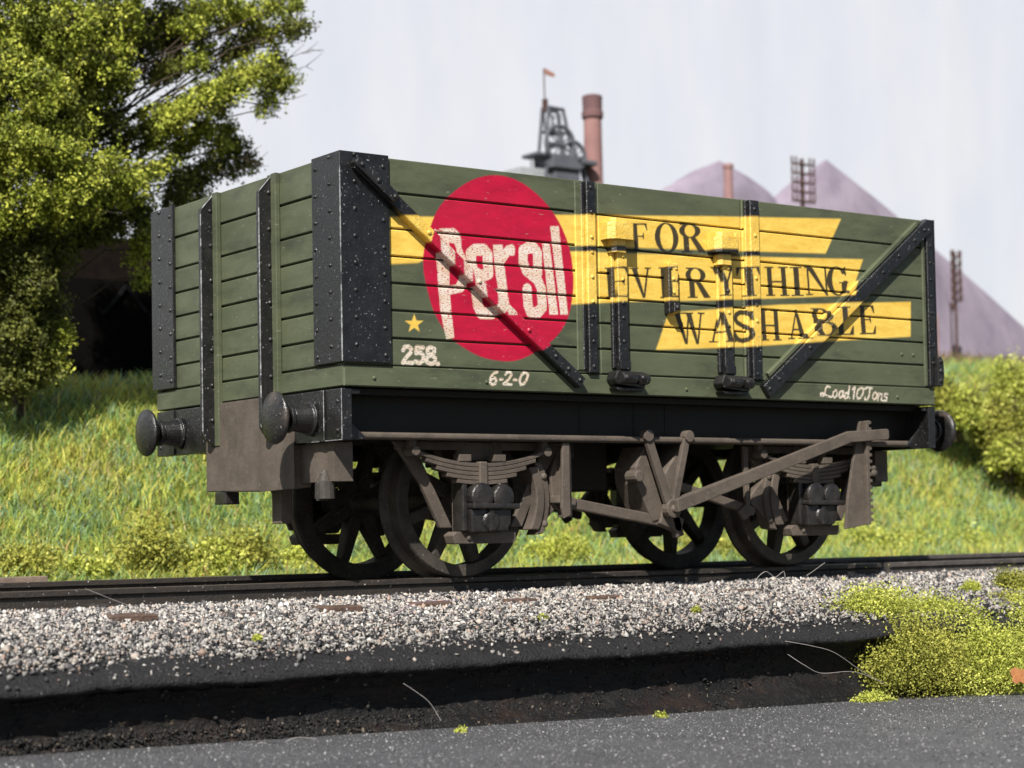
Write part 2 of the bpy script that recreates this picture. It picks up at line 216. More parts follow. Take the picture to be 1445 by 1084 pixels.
BLACK=[[('p',[(2.194,2.05),(2.228,2.052),(2.215,2.231),(2.181,2.228)]),('p',[(2.177,2.049),(2.245,2.053),(2.245,2.062),(2.176,2.058)]),('p',[(2.164,2.218),(2.233,2.223),(2.232,2.232),(2.164,2.227)]),('p',[(2.182,2.217),(2.296,2.226),(2.295,2.237),(2.181,2.228)]),('p',[(2.276,2.23),(2.297,2.237),(2.303,2.191),(2.296,2.19)]),('p',[(2.21,2.141),(2.267,2.145),(2.267,2.154),(2.21,2.15)]),('p',[(2.255,2.149),(2.271,2.178),(2.275,2.124)])],[('p',[(2.568,2.163),(2.564,2.185),(2.555,2.206),(2.542,2.224),(2.524,2.239),(2.504,2.249),(2.482,2.255),(2.459,2.256),(2.437,2.252),(2.416,2.242),(2.397,2.229),(2.382,2.212),(2.372,2.192),(2.365,2.17),(2.364,2.148),(2.369,2.126),(2.377,2.105),(2.391,2.087),(2.408,2.072),(2.428,2.061),(2.45,2.055),(2.473,2.054),(2.495,2.059),(2.516,2.068),(2.535,2.081),(2.55,2.098),(2.561,2.118),(2.567,2.14)]),('n',[(2.521,2.159),(2.518,2.179),(2.513,2.198),(2.505,2.214),(2.496,2.228),(2.484,2.238),(2.472,2.243),(2.46,2.245),(2.448,2.241),(2.437,2.234),(2.427,2.222),(2.419,2.208),(2.414,2.19),(2.411,2.171),(2.411,2.151),(2.414,2.131),(2.419,2.113),(2.427,2.096),(2.436,2.083),(2.448,2.073),(2.46,2.067),(2.472,2.066),(2.484,2.069),(2.495,2.076),(2.505,2.088),(2.513,2.103),(2.518,2.12),(2.521,2.139)])],[('p',[(2.615,2.068),(2.664,2.071),(2.651,2.263),(2.602,2.259)]),('p',[(2.593,2.066),(2.686,2.073),(2.686,2.082),(2.592,2.076)]),('p',[(2.581,2.248),(2.674,2.255),(2.673,2.265),(2.58,2.257)]),('p',[(2.762,2.223),(2.759,2.234),(2.751,2.244),(2.739,2.252),(2.724,2.258),(2.706,2.263),(2.685,2.265),(2.665,2.264),(2.644,2.261),(2.624,2.256),(2.607,2.249),(2.593,2.24),(2.582,2.23),(2.576,2.22),(2.574,2.209),(2.577,2.198),(2.585,2.189),(2.597,2.181),(2.612,2.174),(2.63,2.17),(2.65,2.168),(2.671,2.168),(2.692,2.171),(2.711,2.176),(2.729,2.183),(2.743,2.192),(2.754,2.202),(2.76,2.212)]),('p',[(2.609,2.163),(2.671,2.168),(2.665,2.264),(2.602,2.259)]),('n',[(2.713,2.22),(2.711,2.228),(2.707,2.236),(2.701,2.243),(2.694,2.248),(2.685,2.252),(2.675,2.254),(2.665,2.254),(2.655,2.253),(2.646,2.249),(2.638,2.244),(2.631,2.237),(2.626,2.23),(2.624,2.221),(2.623,2.213),(2.625,2.204),(2.629,2.196),(2.635,2.19),(2.642,2.184),(2.651,2.18),(2.66,2.178),(2.67,2.178),(2.68,2.179),(2.69,2.183),(2.698,2.188),(2.704,2.195),(2.709,2.203),(2.712,2.211)]),('n',[(2.657,2.177),(2.675,2.178),(2.67,2.255),(2.652,2.253)]),('p',[(2.666,2.174),(2.715,2.177),(2.803,2.087),(2.812,2.082),(2.745,2.077)])],[('p',[(1.969,1.732),(2.011,1.734),(1.999,1.929),(1.957,1.926)]),('p',[(1.953,1.731),(2.027,1.735),(2.027,1.745),(1.952,1.741)]),('p',[(1.941,1.916),(2.016,1.92),(2.015,1.93),(1.94,1.925)]),('p',[(1.961,1.915),(2.088,1.923),(2.087,1.935),(1.96,1.927)]),('p',[(2.058,1.927),(2.087,1.935),(2.096,1.88),(2.087,1.88)]),('p',[(1.992,1.829),(2.057,1.833),(2.057,1.843),(1.991,1.839)]),('p',[(2.041,1.837),(2.06,1.87),(2.064,1.808)]),('p',[(1.972,1.732),(2.105,1.74),(2.104,1.751),(1.971,1.744)]),('p',[(2.076,1.744),(2.106,1.74),(2.109,1.799),(2.101,1.798)])],[('p',[(2.159,1.94),(2.206,1.943),(2.276,1.749),(2.255,1.748)]),('p',[(2.293,1.948),(2.31,1.949),(2.275,1.749),(2.258,1.748)]),('p',[(2.145,1.929),(2.221,1.934),(2.22,1.944),(2.144,1.939)]),('p',[(2.275,1.937),(2.327,1.941),(2.326,1.951),(2.275,1.947)])],[('p',[(2.419,1.755),(2.464,1.757),(2.452,1.961),(2.407,1.958)]),('p',[(2.402,1.754),(2.482,1.758),(2.481,1.769),(2.402,1.764)]),('p',[(2.39,1.947),(2.47,1.952),(2.469,1.962),(2.39,1.957)]),('p',[(2.411,1.946),(2.547,1.955),(2.546,1.967),(2.41,1.958)]),('p',[(2.515,1.959),(2.546,1.967),(2.555,1.91),(2.546,1.91)]),('p',[(2.444,1.856),(2.514,1.861),(2.513,1.871),(2.444,1.867)]),('p',[(2.496,1.865),(2.517,1.9),(2.521,1.834)]),('p',[(2.423,1.755),(2.564,1.763),(2.563,1.775),(2.422,1.767)]),('p',[(2.534,1.767),(2.565,1.763),(2.569,1.825),(2.56,1.824)])],[('p',[(2.66,1.771),(2.707,1.773),(2.694,1.975),(2.648,1.972)]),('p',[(2.639,1.769),(2.728,1.774),(2.727,1.784),(2.639,1.779)]),('p',[(2.627,1.96),(2.716,1.966),(2.715,1.976),(2.627,1.97)]),('p',[(2.799,1.931),(2.796,1.942),(2.789,1.952),(2.778,1.961),(2.763,1.968),(2.746,1.973),(2.727,1.975),(2.707,1.975),(2.687,1.973),(2.669,1.968),(2.652,1.961),(2.639,1.952),(2.629,1.942),(2.623,1.931),(2.621,1.919),(2.624,1.908),(2.632,1.898),(2.643,1.889),(2.657,1.882),(2.674,1.877),(2.693,1.875),(2.713,1.875),(2.733,1.877),(2.751,1.882),(2.768,1.889),(2.782,1.898),(2.792,1.908),(2.798,1.919)]),('p',[(2.654,1.871),(2.713,1.875),(2.707,1.975),(2.648,1.972)]),('n',[(2.752,1.928),(2.751,1.937),(2.747,1.945),(2.741,1.952),(2.734,1.958),(2.726,1.963),(2.717,1.965),(2.707,1.965),(2.698,1.964),(2.689,1.96),(2.682,1.955),(2.675,1.948),(2.671,1.94),(2.668,1.931),(2.668,1.922),(2.669,1.913),(2.673,1.905),(2.678,1.898),(2.686,1.892),(2.694,1.888),(2.703,1.885),(2.712,1.885),(2.722,1.886),(2.731,1.89),(2.738,1.895),(2.745,1.902),(2.749,1.91),(2.752,1.919)]),('n',[(2.7,1.884),(2.717,1.885),(2.712,1.966),(2.695,1.965)]),('p',[(2.708,1.88),(2.755,1.883),(2.838,1.787),(2.847,1.781),(2.783,1.777)])],[('p',[(2.853,1.99),(2.901,1.993),(2.957,1.881),(2.919,1.878)]),('p',[(2.98,1.998),(3.001,1.999),(2.953,1.88),(2.936,1.879)]),('p',[(2.921,1.795),(2.962,1.797),(2.956,1.889),(2.915,1.886)]),('p',[(2.9,1.794),(2.983,1.798),(2.982,1.808),(2.9,1.803)]),('p',[(2.844,1.979),(2.915,1.984),(2.915,1.994),(2.843,1.989)]),('p',[(2.96,1.987),(3.015,1.99),(3.014,2.0),(2.959,1.997)])],[('p',[(3.154,1.805),(3.201,1.808),(3.188,2.009),(3.141,2.006)]),('p',[(3.131,1.804),(3.225,1.809),(3.224,1.819),(3.13,1.814)]),('p',[(3.073,1.99),(3.255,2.001),(3.254,2.014),(3.072,2.002)]),('p',[(3.072,2.002),(3.109,1.998),(3.087,1.946),(3.076,1.946)]),('p',[(3.254,2.014),(3.218,2.005),(3.247,1.956),(3.258,1.957)])],[('p',[(3.361,1.822),(3.405,1.824),(3.392,2.025),(3.348,2.022)]),('p',[(3.34,1.821),(3.427,1.826),(3.426,1.836),(3.339,1.831)]),('p',[(3.327,2.011),(3.414,2.016),(3.414,2.026),(3.326,2.021)]),('p',[(3.493,1.829),(3.537,1.832),(3.524,2.034),(3.48,2.031)]),('p',[(3.471,1.828),(3.56,1.833),(3.559,1.843),(3.47,1.838)]),('p',[(3.458,2.019),(3.547,2.025),(3.546,2.035),(3.458,2.029)]),('p',[(3.377,1.915),(3.509,1.923),(3.508,1.935),(3.376,1.927)])],[('p',[(3.611,1.836),(3.663,1.839),(3.649,2.042),(3.598,2.039)]),('p',[(3.578,1.834),(3.697,1.841),(3.696,1.851),(3.577,1.844)]),('p',[(3.565,2.026),(3.684,2.034),(3.683,2.044),(3.565,2.036)])],[('p',[(3.739,1.848),(3.757,1.849),(3.744,2.048),(3.725,2.047)]),('p',[(3.715,1.847),(3.785,1.851),(3.785,1.861),(3.715,1.857)]),('p',[(3.702,2.035),(3.761,2.039),(3.76,2.049),(3.702,2.045)]),('p',[(3.72,2.047),(3.781,2.051),(3.936,1.859),(3.917,1.854)]),('p',[(3.912,1.858),(3.931,1.859),(3.917,2.06),(3.898,2.058)]),('p',[(3.871,2.046),(3.946,2.051),(3.945,2.061),(3.87,2.056)])],[('p',[(4.125,1.972),(4.121,1.995),(4.112,2.016),(4.098,2.035),(4.081,2.051),(4.061,2.062),(4.039,2.068),(4.016,2.069),(3.993,2.065),(3.973,2.056),(3.954,2.043),(3.939,2.025),(3.929,2.005),(3.923,1.982),(3.922,1.959),(3.926,1.936),(3.935,1.915),(3.949,1.896),(3.966,1.88),(3.986,1.869),(4.008,1.863),(4.031,1.861),(4.053,1.865),(4.074,1.874),(4.093,1.888),(4.108,1.905),(4.119,1.926),(4.125,1.948)]),('n',[(4.082,1.969),(4.08,1.989),(4.074,2.009),(4.067,2.026),(4.057,2.04),(4.046,2.05),(4.035,2.056),(4.023,2.058),(4.011,2.055),(4.001,2.047),(3.991,2.036),(3.984,2.021),(3.979,2.003),(3.976,1.983),(3.977,1.962),(3.979,1.942),(3.985,1.923),(3.992,1.906),(4.002,1.892),(4.012,1.881),(4.024,1.875),(4.036,1.873),(4.048,1.876),(4.058,1.884),(4.068,1.895),(4.075,1.911),(4.08,1.928),(4.083,1.948)]),('n',[(4.048,1.967),(4.146,1.977),(4.143,2.02),(4.044,2.014)]),('p',[(4.098,2.069),(4.11,2.07),(4.115,2.007),(4.104,2.006),(4.079,2.048)]),('p',[(4.071,1.877),(4.118,1.88),(4.112,1.959),(4.065,1.956)]),('p',[(4.041,1.951),(4.137,1.956),(4.136,1.966),(4.04,1.96)])],[('p',[(2.516,1.667),(2.565,1.67),(2.628,1.462),(2.605,1.462)]),('p',[(2.632,1.673),(2.649,1.674),(2.628,1.462),(2.614,1.462)]),('p',[(2.615,1.672),(2.665,1.675),(2.725,1.466),(2.703,1.466)]),('p',[(2.744,1.679),(2.76,1.68),(2.725,1.466),(2.708,1.466)]),('p',[(2.5,1.656),(2.683,1.665),(2.682,1.676),(2.499,1.666)]),('p',[(2.722,1.667),(2.784,1.67),(2.783,1.681),(2.721,1.678)])],[('p',[(2.839,1.483),(2.858,1.484),(2.909,1.671),(2.899,1.692)]),('p',[(2.887,1.691),(2.912,1.692),(3.002,1.49),(2.945,1.487)]),('p',[(2.866,1.546),(2.945,1.549),(2.944,1.562),(2.865,1.558)]),('p',[(2.815,1.482),(2.884,1.485),(2.883,1.495),(2.815,1.492)]),('p',[(2.92,1.486),(3.022,1.491),(3.022,1.501),(2.92,1.497)])],[('s',0.033,[(3.173,1.681),(3.144,1.698),(3.102,1.698),(3.065,1.68),(3.055,1.65),(3.076,1.626),(3.128,1.607),(3.171,1.584),(3.185,1.551),(3.163,1.52),(3.12,1.506),(3.079,1.512),(3.052,1.536)]),('p',[(3.172,1.71),(3.188,1.711),(3.192,1.644),(3.18,1.643),(3.161,1.689)]),('p',[(3.044,1.494),(3.058,1.495),(3.083,1.521),(3.056,1.566),(3.04,1.565)])],[('p',[(3.297,1.514),(3.337,1.516),(3.324,1.728),(3.284,1.726)]),('p',[(3.277,1.513),(3.356,1.517),(3.356,1.527),(3.277,1.524)]),('p',[(3.265,1.714),(3.344,1.718),(3.343,1.729),(3.264,1.725)]),('p',[(3.416,1.519),(3.456,1.521),(3.443,1.734),(3.403,1.732)]),('p',[(3.396,1.519),(3.476,1.522),(3.475,1.533),(3.395,1.529)]),('p',[(3.384,1.72),(3.463,1.725),(3.463,1.735),(3.383,1.731)]),('p',[(3.311,1.613),(3.43,1.618),(3.429,1.631),(3.31,1.625)])],[('p',[(3.559,1.535),(3.576,1.536),(3.622,1.723),(3.613,1.743)]),('p',[(3.602,1.742),(3.625,1.744),(3.71,1.542),(3.657,1.539)]),('p',[(3.583,1.598),(3.657,1.601),(3.656,1.613),(3.582,1.61)]),('p',[(3.536,1.534),(3.6,1.537),(3.6,1.547),(3.536,1.544)]),('p',[(3.634,1.538),(3.729,1.543),(3.729,1.553),(3.634,1.549)])],[('p',[(3.792,1.565),(3.847,1.567),(3.833,1.764),(3.778,1.762)]),('p',[(3.77,1.564),(3.869,1.568),(3.869,1.578),(3.769,1.574)]),('p',[(3.756,1.751),(3.856,1.756),(3.856,1.766),(3.756,1.76)]),('p',[(3.934,1.72),(3.932,1.731),(3.925,1.741),(3.914,1.75),(3.901,1.757),(3.885,1.762),(3.867,1.765),(3.849,1.765),(3.831,1.763),(3.814,1.759),(3.798,1.752),(3.786,1.743),(3.777,1.734),(3.772,1.723),(3.77,1.712),(3.773,1.701),(3.78,1.691),(3.79,1.682),(3.804,1.675),(3.82,1.67),(3.837,1.667),(3.856,1.667),(3.874,1.669),(3.891,1.673),(3.906,1.68),(3.919,1.688),(3.928,1.698),(3.933,1.709)]),('p',[(3.822,1.665),(3.856,1.667),(3.849,1.765),(3.815,1.763)]),('p',[(3.971,1.623),(3.968,1.634),(3.959,1.644),(3.946,1.654),(3.929,1.661),(3.908,1.666),(3.886,1.669),(3.862,1.669),(3.839,1.667),(3.817,1.662),(3.798,1.655),(3.782,1.646),(3.77,1.635),(3.763,1.624),(3.762,1.613),(3.765,1.602),(3.773,1.591),(3.786,1.582),(3.804,1.575),(3.824,1.569),(3.846,1.567),(3.87,1.566),(3.893,1.569),(3.915,1.573),(3.934,1.58),(3.951,1.589),(3.962,1.6),(3.969,1.611)]),('p',[(3.828,1.567),(3.869,1.568),(3.862,1.669),(3.821,1.667)]),('n',[(3.886,1.72),(3.885,1.728),(3.882,1.735),(3.877,1.741),(3.871,1.747),(3.865,1.751),(3.857,1.753),(3.85,1.753),(3.842,1.752),(3.835,1.749),(3.829,1.745),(3.824,1.739),(3.82,1.732),(3.818,1.724),(3.818,1.716),(3.819,1.708),(3.822,1.701),(3.827,1.694),(3.833,1.689),(3.839,1.685),(3.847,1.683),(3.855,1.682),(3.862,1.684),(3.869,1.687),(3.875,1.691),(3.88,1.697),(3.884,1.704),(3.886,1.712)]),('n',[(3.912,1.62),(3.91,1.628),(3.906,1.636),(3.9,1.643),(3.892,1.648),(3.883,1.652),(3.874,1.655),(3.863,1.655),(3.853,1.654),(3.844,1.65),(3.835,1.646),(3.829,1.639),(3.824,1.632),(3.821,1.624),(3.82,1.616),(3.822,1.607),(3.826,1.6),(3.832,1.593),(3.84,1.587),(3.849,1.583),(3.858,1.581),(3.869,1.58),(3.879,1.582),(3.888,1.585),(3.896,1.59),(3.903,1.596),(3.908,1.603),(3.911,1.611)]),('n',[(3.839,1.682),(3.857,1.683),(3.852,1.754),(3.834,1.753)]),('n',[(3.846,1.579),(3.869,1.58),(3.863,1.655),(3.841,1.654)])],[('p',[(4.03,1.585),(4.083,1.588),(4.069,1.784),(4.016,1.782)]),('p',[(4.0,1.584),(4.114,1.589),(4.113,1.599),(3.999,1.594)]),('p',[(3.986,1.77),(4.1,1.776),(4.099,1.786),(3.986,1.78)]),('p',[(4.022,1.585),(4.177,1.592),(4.176,1.604),(4.022,1.597)]),('p',[(4.136,1.596),(4.181,1.592),(4.181,1.659),(4.17,1.659)])],[('p',[(4.257,1.6),(4.302,1.602),(4.288,1.809),(4.243,1.806)]),('p',[(4.24,1.6),(4.319,1.603),(4.318,1.614),(4.239,1.61)]),('p',[(4.226,1.795),(4.306,1.799),(4.305,1.809),(4.226,1.805)]),('p',[(4.247,1.794),(4.382,1.801),(4.381,1.814),(4.246,1.806)]),('p',[(4.35,1.806),(4.381,1.814),(4.39,1.756),(4.381,1.755)]),('p',[(4.281,1.703),(4.35,1.706),(4.349,1.716),(4.28,1.713)]),('p',[(4.332,1.71),(4.353,1.746),(4.357,1.68)]),('p',[(4.26,1.601),(4.4,1.607),(4.399,1.619),(4.259,1.613)]),('p',[(4.37,1.612),(4.402,1.607),(4.405,1.669),(4.396,1.669)])]]
WHITE=[[('p',[(0.639,2.071),(0.684,2.06),(0.743,2.051),(0.745,1.706),(0.755,1.563),(0.771,1.426),(0.713,1.413),(0.693,1.494),(0.674,1.592),(0.659,1.767),(0.651,1.898)]),('p',[(0.671,2.076),(0.783,2.087),(0.829,2.055),(0.837,1.967),(0.867,1.913),(0.875,1.825),(0.866,1.735),(0.835,1.703),(0.745,1.684),(0.733,1.882),(0.736,2.037)]),('n',[(0.746,1.998),(0.783,1.996),(0.798,1.964),(0.81,1.887),(0.813,1.788),(0.79,1.748),(0.742,1.737)])],[('s',0.072,[(1.093,1.704),(1.096,1.626),(1.049,1.586),(0.974,1.583),(0.949,1.629),(0.933,1.739),(0.906,1.894),(0.902,1.943),(0.935,1.967),(1.0,1.972),(1.027,1.947),(1.03,1.829),(0.979,1.809),(0.932,1.828)])],[('p',[(1.068,2.008),(1.141,2.013),(1.147,1.91),(1.17,1.731),(1.197,1.575),(1.131,1.577),(1.109,1.694),(1.082,1.838)]),('p',[(1.14,1.977),(1.168,2.008),(1.217,2.023),(1.235,2.001),(1.231,1.954),(1.188,1.946),(1.161,1.911),(1.143,1.887)])],[('s',0.069,[(1.405,1.859),(1.406,1.984),(1.381,2.01),(1.336,2.009),(1.297,1.988),(1.294,1.92),(1.318,1.864),(1.402,1.813),(1.431,1.758),(1.437,1.644),(1.397,1.607),(1.347,1.607),(1.327,1.649),(1.321,1.751)])],[('p',[(1.444,2.044),(1.502,2.046),(1.559,1.604),(1.492,1.601)])],[('p',[(1.508,2.155),(1.577,2.162),(1.637,1.608),(1.578,1.605)])],[('s',0.025,[(0.406,1.336),(0.417,1.355),(0.445,1.359),(0.464,1.345),(0.46,1.325),(0.427,1.295),(0.402,1.262),(0.468,1.262)])],[('s',0.025,[(0.547,1.356),(0.5,1.356),(0.496,1.321),(0.527,1.327),(0.549,1.309),(0.546,1.279),(0.52,1.264),(0.49,1.272)])],[('s',0.024,[(0.6,1.361),(0.628,1.352),(0.625,1.331),(0.6,1.316),(0.576,1.329),(0.575,1.35),(0.6,1.361)]),('s',0.024,[(0.6,1.316),(0.632,1.298),(0.63,1.273),(0.601,1.26),(0.572,1.271),(0.571,1.296),(0.6,1.316)])],[('s',0.025,[(0.648,1.263),(0.653,1.264)])],[('s',0.016,[(1.081,1.228),(1.054,1.221),(1.031,1.194),(1.026,1.163),(1.042,1.15),(1.063,1.156),(1.073,1.178),(1.062,1.193),(1.036,1.184)])],[('s',0.015,[(1.099,1.183),(1.12,1.184)])],[('s',0.016,[(1.142,1.216),(1.157,1.23),(1.18,1.231),(1.189,1.216),(1.165,1.186),(1.127,1.158),(1.186,1.156)])],[('s',0.015,[(1.203,1.185),(1.227,1.185)])],[('s',0.017,[(1.291,1.235),(1.263,1.216),(1.248,1.181),(1.257,1.157),(1.281,1.163),(1.303,1.191),(1.314,1.222),(1.291,1.235)])],[('s',0.014,[(3.925,1.216),(3.898,1.223),(3.882,1.206),(3.875,1.173),(3.859,1.155),(3.834,1.155),(3.832,1.169),(3.855,1.174),(3.9,1.154),(3.935,1.148),(3.948,1.157)])],[('s',0.014,[(3.983,1.198),(3.958,1.184),(3.951,1.158),(3.966,1.144),(3.988,1.156),(3.995,1.182),(3.983,1.198)])],[('s',0.014,[(4.051,1.193),(4.023,1.188),(4.009,1.161),(4.023,1.144),(4.043,1.155),(4.057,1.191),(4.053,1.158),(4.065,1.145)])],[('s',0.014,[(4.103,1.183),(4.078,1.18),(4.065,1.153),(4.077,1.139),(4.096,1.15),(4.117,1.226),(4.102,1.154),(4.114,1.144)])],[('s',0.017,[(4.15,1.208),(4.171,1.223),(4.155,1.145)])],[('s',0.015,[(4.233,1.221),(4.201,1.204),(4.187,1.164),(4.199,1.142),(4.224,1.149),(4.251,1.18),(4.258,1.214),(4.233,1.221)])],[('s',0.014,[(4.271,1.214),(4.294,1.224),(4.344,1.221)]),('s',0.015,[(4.325,1.22),(4.31,1.162),(4.29,1.137),(4.268,1.141),(4.272,1.154)])],[('s',0.014,[(4.378,1.193),(4.356,1.181),(4.348,1.154),(4.364,1.141),(4.386,1.153),(4.394,1.18),(4.378,1.193)])],[('s',0.012,[(4.41,1.187),(4.399,1.137)]),('s',0.012,[(4.404,1.16),(4.429,1.185),(4.445,1.179),(4.434,1.14),(4.447,1.136)])],[('s',0.014,[(4.503,1.183),(4.478,1.186),(4.467,1.17),(4.493,1.158),(4.489,1.137),(4.456,1.136)])]]

PX0, PX1, PZ0, PZ1, PD = -.1, 5.1, 1.0, 2.55, .0025
PNX, PNZ = int((PX1 - PX0) / PD), int((PZ1 - PZ0) / PD)
def raster(groups):
    G = np.zeros((PNX, PNZ), np.float32)
    for g in groups:
        pts = np.concatenate([np.array(q[-1]) for q in g]); pad = .06
        i0 = max(0, int((pts[:, 0].min() - pad - PX0) / PD)); i1 = min(PNX, int((pts[:, 0].max() + pad - PX0) / PD))
        j0 = max(0, int((pts[:, 1].min() - pad - PZ0) / PD)); j1 = min(PNZ, int((pts[:, 1].max() + pad - PZ0) / PD))
        X = PX0 + (np.arange(i0, i1) + .5) * PD; Z = PZ0 + (np.arange(j0, j1) + .5) * PD; XX, ZZ = np.meshgrid(X, Z, indexing='ij')
        m = np.zeros(XX.shape, np.float32)
        for q in g:
            P = np.array(q[-1])
            dist = np.full(XX.shape, 9., np.float32); closed = q[0] != 's'
            for k in range(len(P) if closed else len(P) - 1):
                a, b = P[k], P[(k + 1) % len(P)]; d = b - a; l2 = max(1e-9, d @ d)
                t = np.clip(((XX - a[0]) * d[0] + (ZZ - a[1]) * d[1]) / l2, 0, 1)
                dist = np.minimum(dist, np.hypot(XX - a[0] - t * d[0], ZZ - a[1] - t * d[1]))
            if closed:
                ins = np.zeros(XX.shape, bool)
                for k in range(len(P)):
                    a, b = P[k], P[(k + 1) % len(P)]
                    if a[1] == b[1]: continue
                    c = (a[1] > ZZ) != (b[1] > ZZ); ins ^= c & (XX < (b[0] - a[0]) * (ZZ - a[1]) / (b[1] - a[1]) + a[0])
                cov = np.clip(.5 + np.where(ins, dist, -dist) / (PD * 1.6), 0, 1)
            else: cov = np.clip(.5 + (q[1] / 2 - dist) / (PD * 1.6), 0, 1)
            m = np.minimum(m, 1 - cov) if q[0] == 'n' else np.maximum(m, cov)
        G[i0:i1, j0:j1] = np.maximum(G[i0:i1, j0:j1], m)
    return G
def blur(A, k):
    for ax in (0, 1):
        B = sum(np.roll(A, d, ax) for d in range(-k, k + 1)) / (2 * k + 1); A = B
    return A
PM = np.stack([blur(raster(YELLOW[1:]), 2), raster(RED), raster(BLACK), raster(WHITE)], -1)
PM[..., 0] = np.maximum(PM[..., 0], raster(YELLOW[:1]))
def sample_paint(V):
    u = (V[:, 0] - PX0) / PD - .5; v = (V[:, 2] - PZ0) / PD - .5
    i = np.clip(np.floor(u).astype(int), 0, PNX - 2); j = np.clip(np.floor(v).astype(int), 0, PNZ - 2)
    fu = np.clip(u - i, 0, 1)[:, None]; fv = np.clip(v - j, 0, 1)[:, None]
    o = (PM[i, j] * (1 - fu) + PM[i + 1, j] * fu) * (1 - fv) + (PM[i, j + 1] * (1 - fu) + PM[i + 1, j + 1] * fu) * fv
    o[V[:, 1] > .3] = 0
    return o

# ================================================================= SETTING
def lerp(a, b, t): return a + (b - a) * t
def nz(x, y, s=1., seed=0):
    r = np.random.default_rng(seed); o = 0
    for k in range(5):
        a = r.uniform(0, 6.28); f = s * r.uniform(.6, 2.4); o = o + np.sin((x * math.cos(a) + y * math.sin(a)) * f + r.uniform(0, 6.28)) / (1 + k * .4)
    return o / 3
BED = [(3.6, -.12), (2.2, -.13), (1.2, -.14), (.45, -.135), (.2, -.165), (0., -.195), (-.45, -.265), (-.86, -.345), (-.93, -.375), (-1.02, -.445), (-1.005, -.46), (-.94, -.475), (-.885, -.53), (-.86, -.65), (-.90, -.725), (-.97, -.775), (-1.01, -.82), (-1.03, -.95)]
def tilt(x): return -.003 * x
XS = np.arange(-14, 26, .06)
def sweep(prof, name, m, rough, xs=XS, seed=1, tl=.0, **k):
    P = np.array(prof); t = np.concatenate([[0], np.cumsum(np.hypot(*np.diff(P, axis=0).T))]); tt = np.arange(0, t[-1], .035)
    py = np.interp(tt, t, P[:, 0]); pz = np.interp(tt, t, P[:, 1]); X, T = np.meshgrid(xs, tt, indexing='ij')
    r = np.random.default_rng(seed); j = r.normal(0, 1, X.shape)
    low = nz(X, T * 3, 1.4, seed); Y = np.broadcast_to(py, X.shape) + low * rough * 1.2 + j * rough * .35; Z = np.broadcast_to(pz, X.shape) + tl * X + nz(X, T * 2, 3., seed + 3) * rough + r.normal(0, 1, X.shape) * rough * .3
    a, b = X.shape; kk = np.arange((a - 1) * (b - 1)); q = (kk // (b - 1)) * b + kk % (b - 1)
    return fast_mesh(name, np.stack([X, Y, Z], -1).reshape(-1, 3), np.stack([q, q + b, q + b + 1, q + 1], -1), m, smooth=True, **k)
iedge = 8
M['bed'] = mat('trackbed_grey', (.016, .0155, .017), (.03, .029, .029), 14, .75, .8, 45, .25, dust=.5, dscale=40, dustc=(.3, .28, .26))
M['tar'] = mat('tarry_edge', (.0025, .0024, .0026), (.005, .0045, .0045), 10, .55, .8, 40, .35, dust=.9, dscale=26, dustc=(.05, .036, .024), grime=((.022, .011, .007), .8), stretch=(.6, 1, 1))
M['ribbon'] = mat('ballast_ribbon', (.012, .0118, .013), (.007, .0069, .008), 7, .55, .9, 50, .35, dust=.6, dscale=52, dustc=(.2, .19, .18))
sweep(BED[:7], 'ballast_bed', M['bed'], .006, kind='structure', seed=2)
sweep(BED[6:13], 'trackbed_edge', M['ribbon'], .015, kind='structure', seed=4)
sweep(BED[11:], 'trackbed', M['tar'], .016, kind='structure', seed=4)

# road in front
M['road'] = mat('tarmac', (.105, .107, .115), (.07, .071, .077), 2.2, .5, 1, 95, .5, dust=.8, dscale=72, dustc=(.36, .36, .37), grime=((.05, .051, .055), .5))
xr = np.concatenate([np.arange(-14, 26, .5)]); yr = np.concatenate([np.linspace(-14, -4, 6), np.arange(-3.5, -.8, .1)])
X, Y = np.meshgrid(xr, yr, indexing='ij'); Z = -.775 - .0205 * X + nz(X, Y, .9, 9) * .012
a, b = X.shape; k = np.arange((a - 1) * (b - 1)); q = (k // (b - 1)) * b + k % (b - 1)
fast_mesh('road', np.stack([X, Y, Z], -1).reshape(-1, 3), np.stack([q, q + b, q + b + 1, q + 1], -1), M['road'], kind='structure', smooth=True)

# grass bank and the land behind
def bank_z(x, y):
    top = np.interp(x, [-10, 1.5, 13, 30], [1.55, 1.66, 2.2, 2.7])
    z = np.interp(y, [2.0, 4.4, 4.9, 5.6, 6.6, 7.4, 8.2, 11, 22], [-.14, -.13, -.02, .35, 1.15, 1.0, 1.0, 1.0, 1.0])
    s = np.clip((y - 4.5) / 2.9, 0, 1); s = s * s * (3 - 2 * s)
    far = np.clip((y - 8) / 12, 0, 1)
    zz = -.13 + (top + .13) * s + far * np.interp(x, [0, 20, 30], [.2, 1.0, 1.3])
    return zz + nz(x, y, 1.3, 4) * .06 * np.clip((y - 4) / 2, 0, 1)
xr = np.arange(-14, 40, .25); yr = np.concatenate([np.arange(3.3, 9, .12), np.arange(9, 24, .6)])
X, Y = np.meshgrid(xr, yr, indexing='ij'); Z = bank_z(X, Y); a, b = X.shape; k = np.arange((a - 1) * (b - 1)); q = (k // (b - 1)) * b + k % (b - 1)
M['soil'] = mat('bank_turf', (.05, .075, .02), (.07, .075, .025), 3, .9, .6, 20, .1)
fast_mesh('grass_bank', np.stack([X, Y, Z], -1).reshape(-1, 3), np.stack([q, q + b, q + b + 1, q + 1], -1), M['soil'], kind='structure', smooth=True)

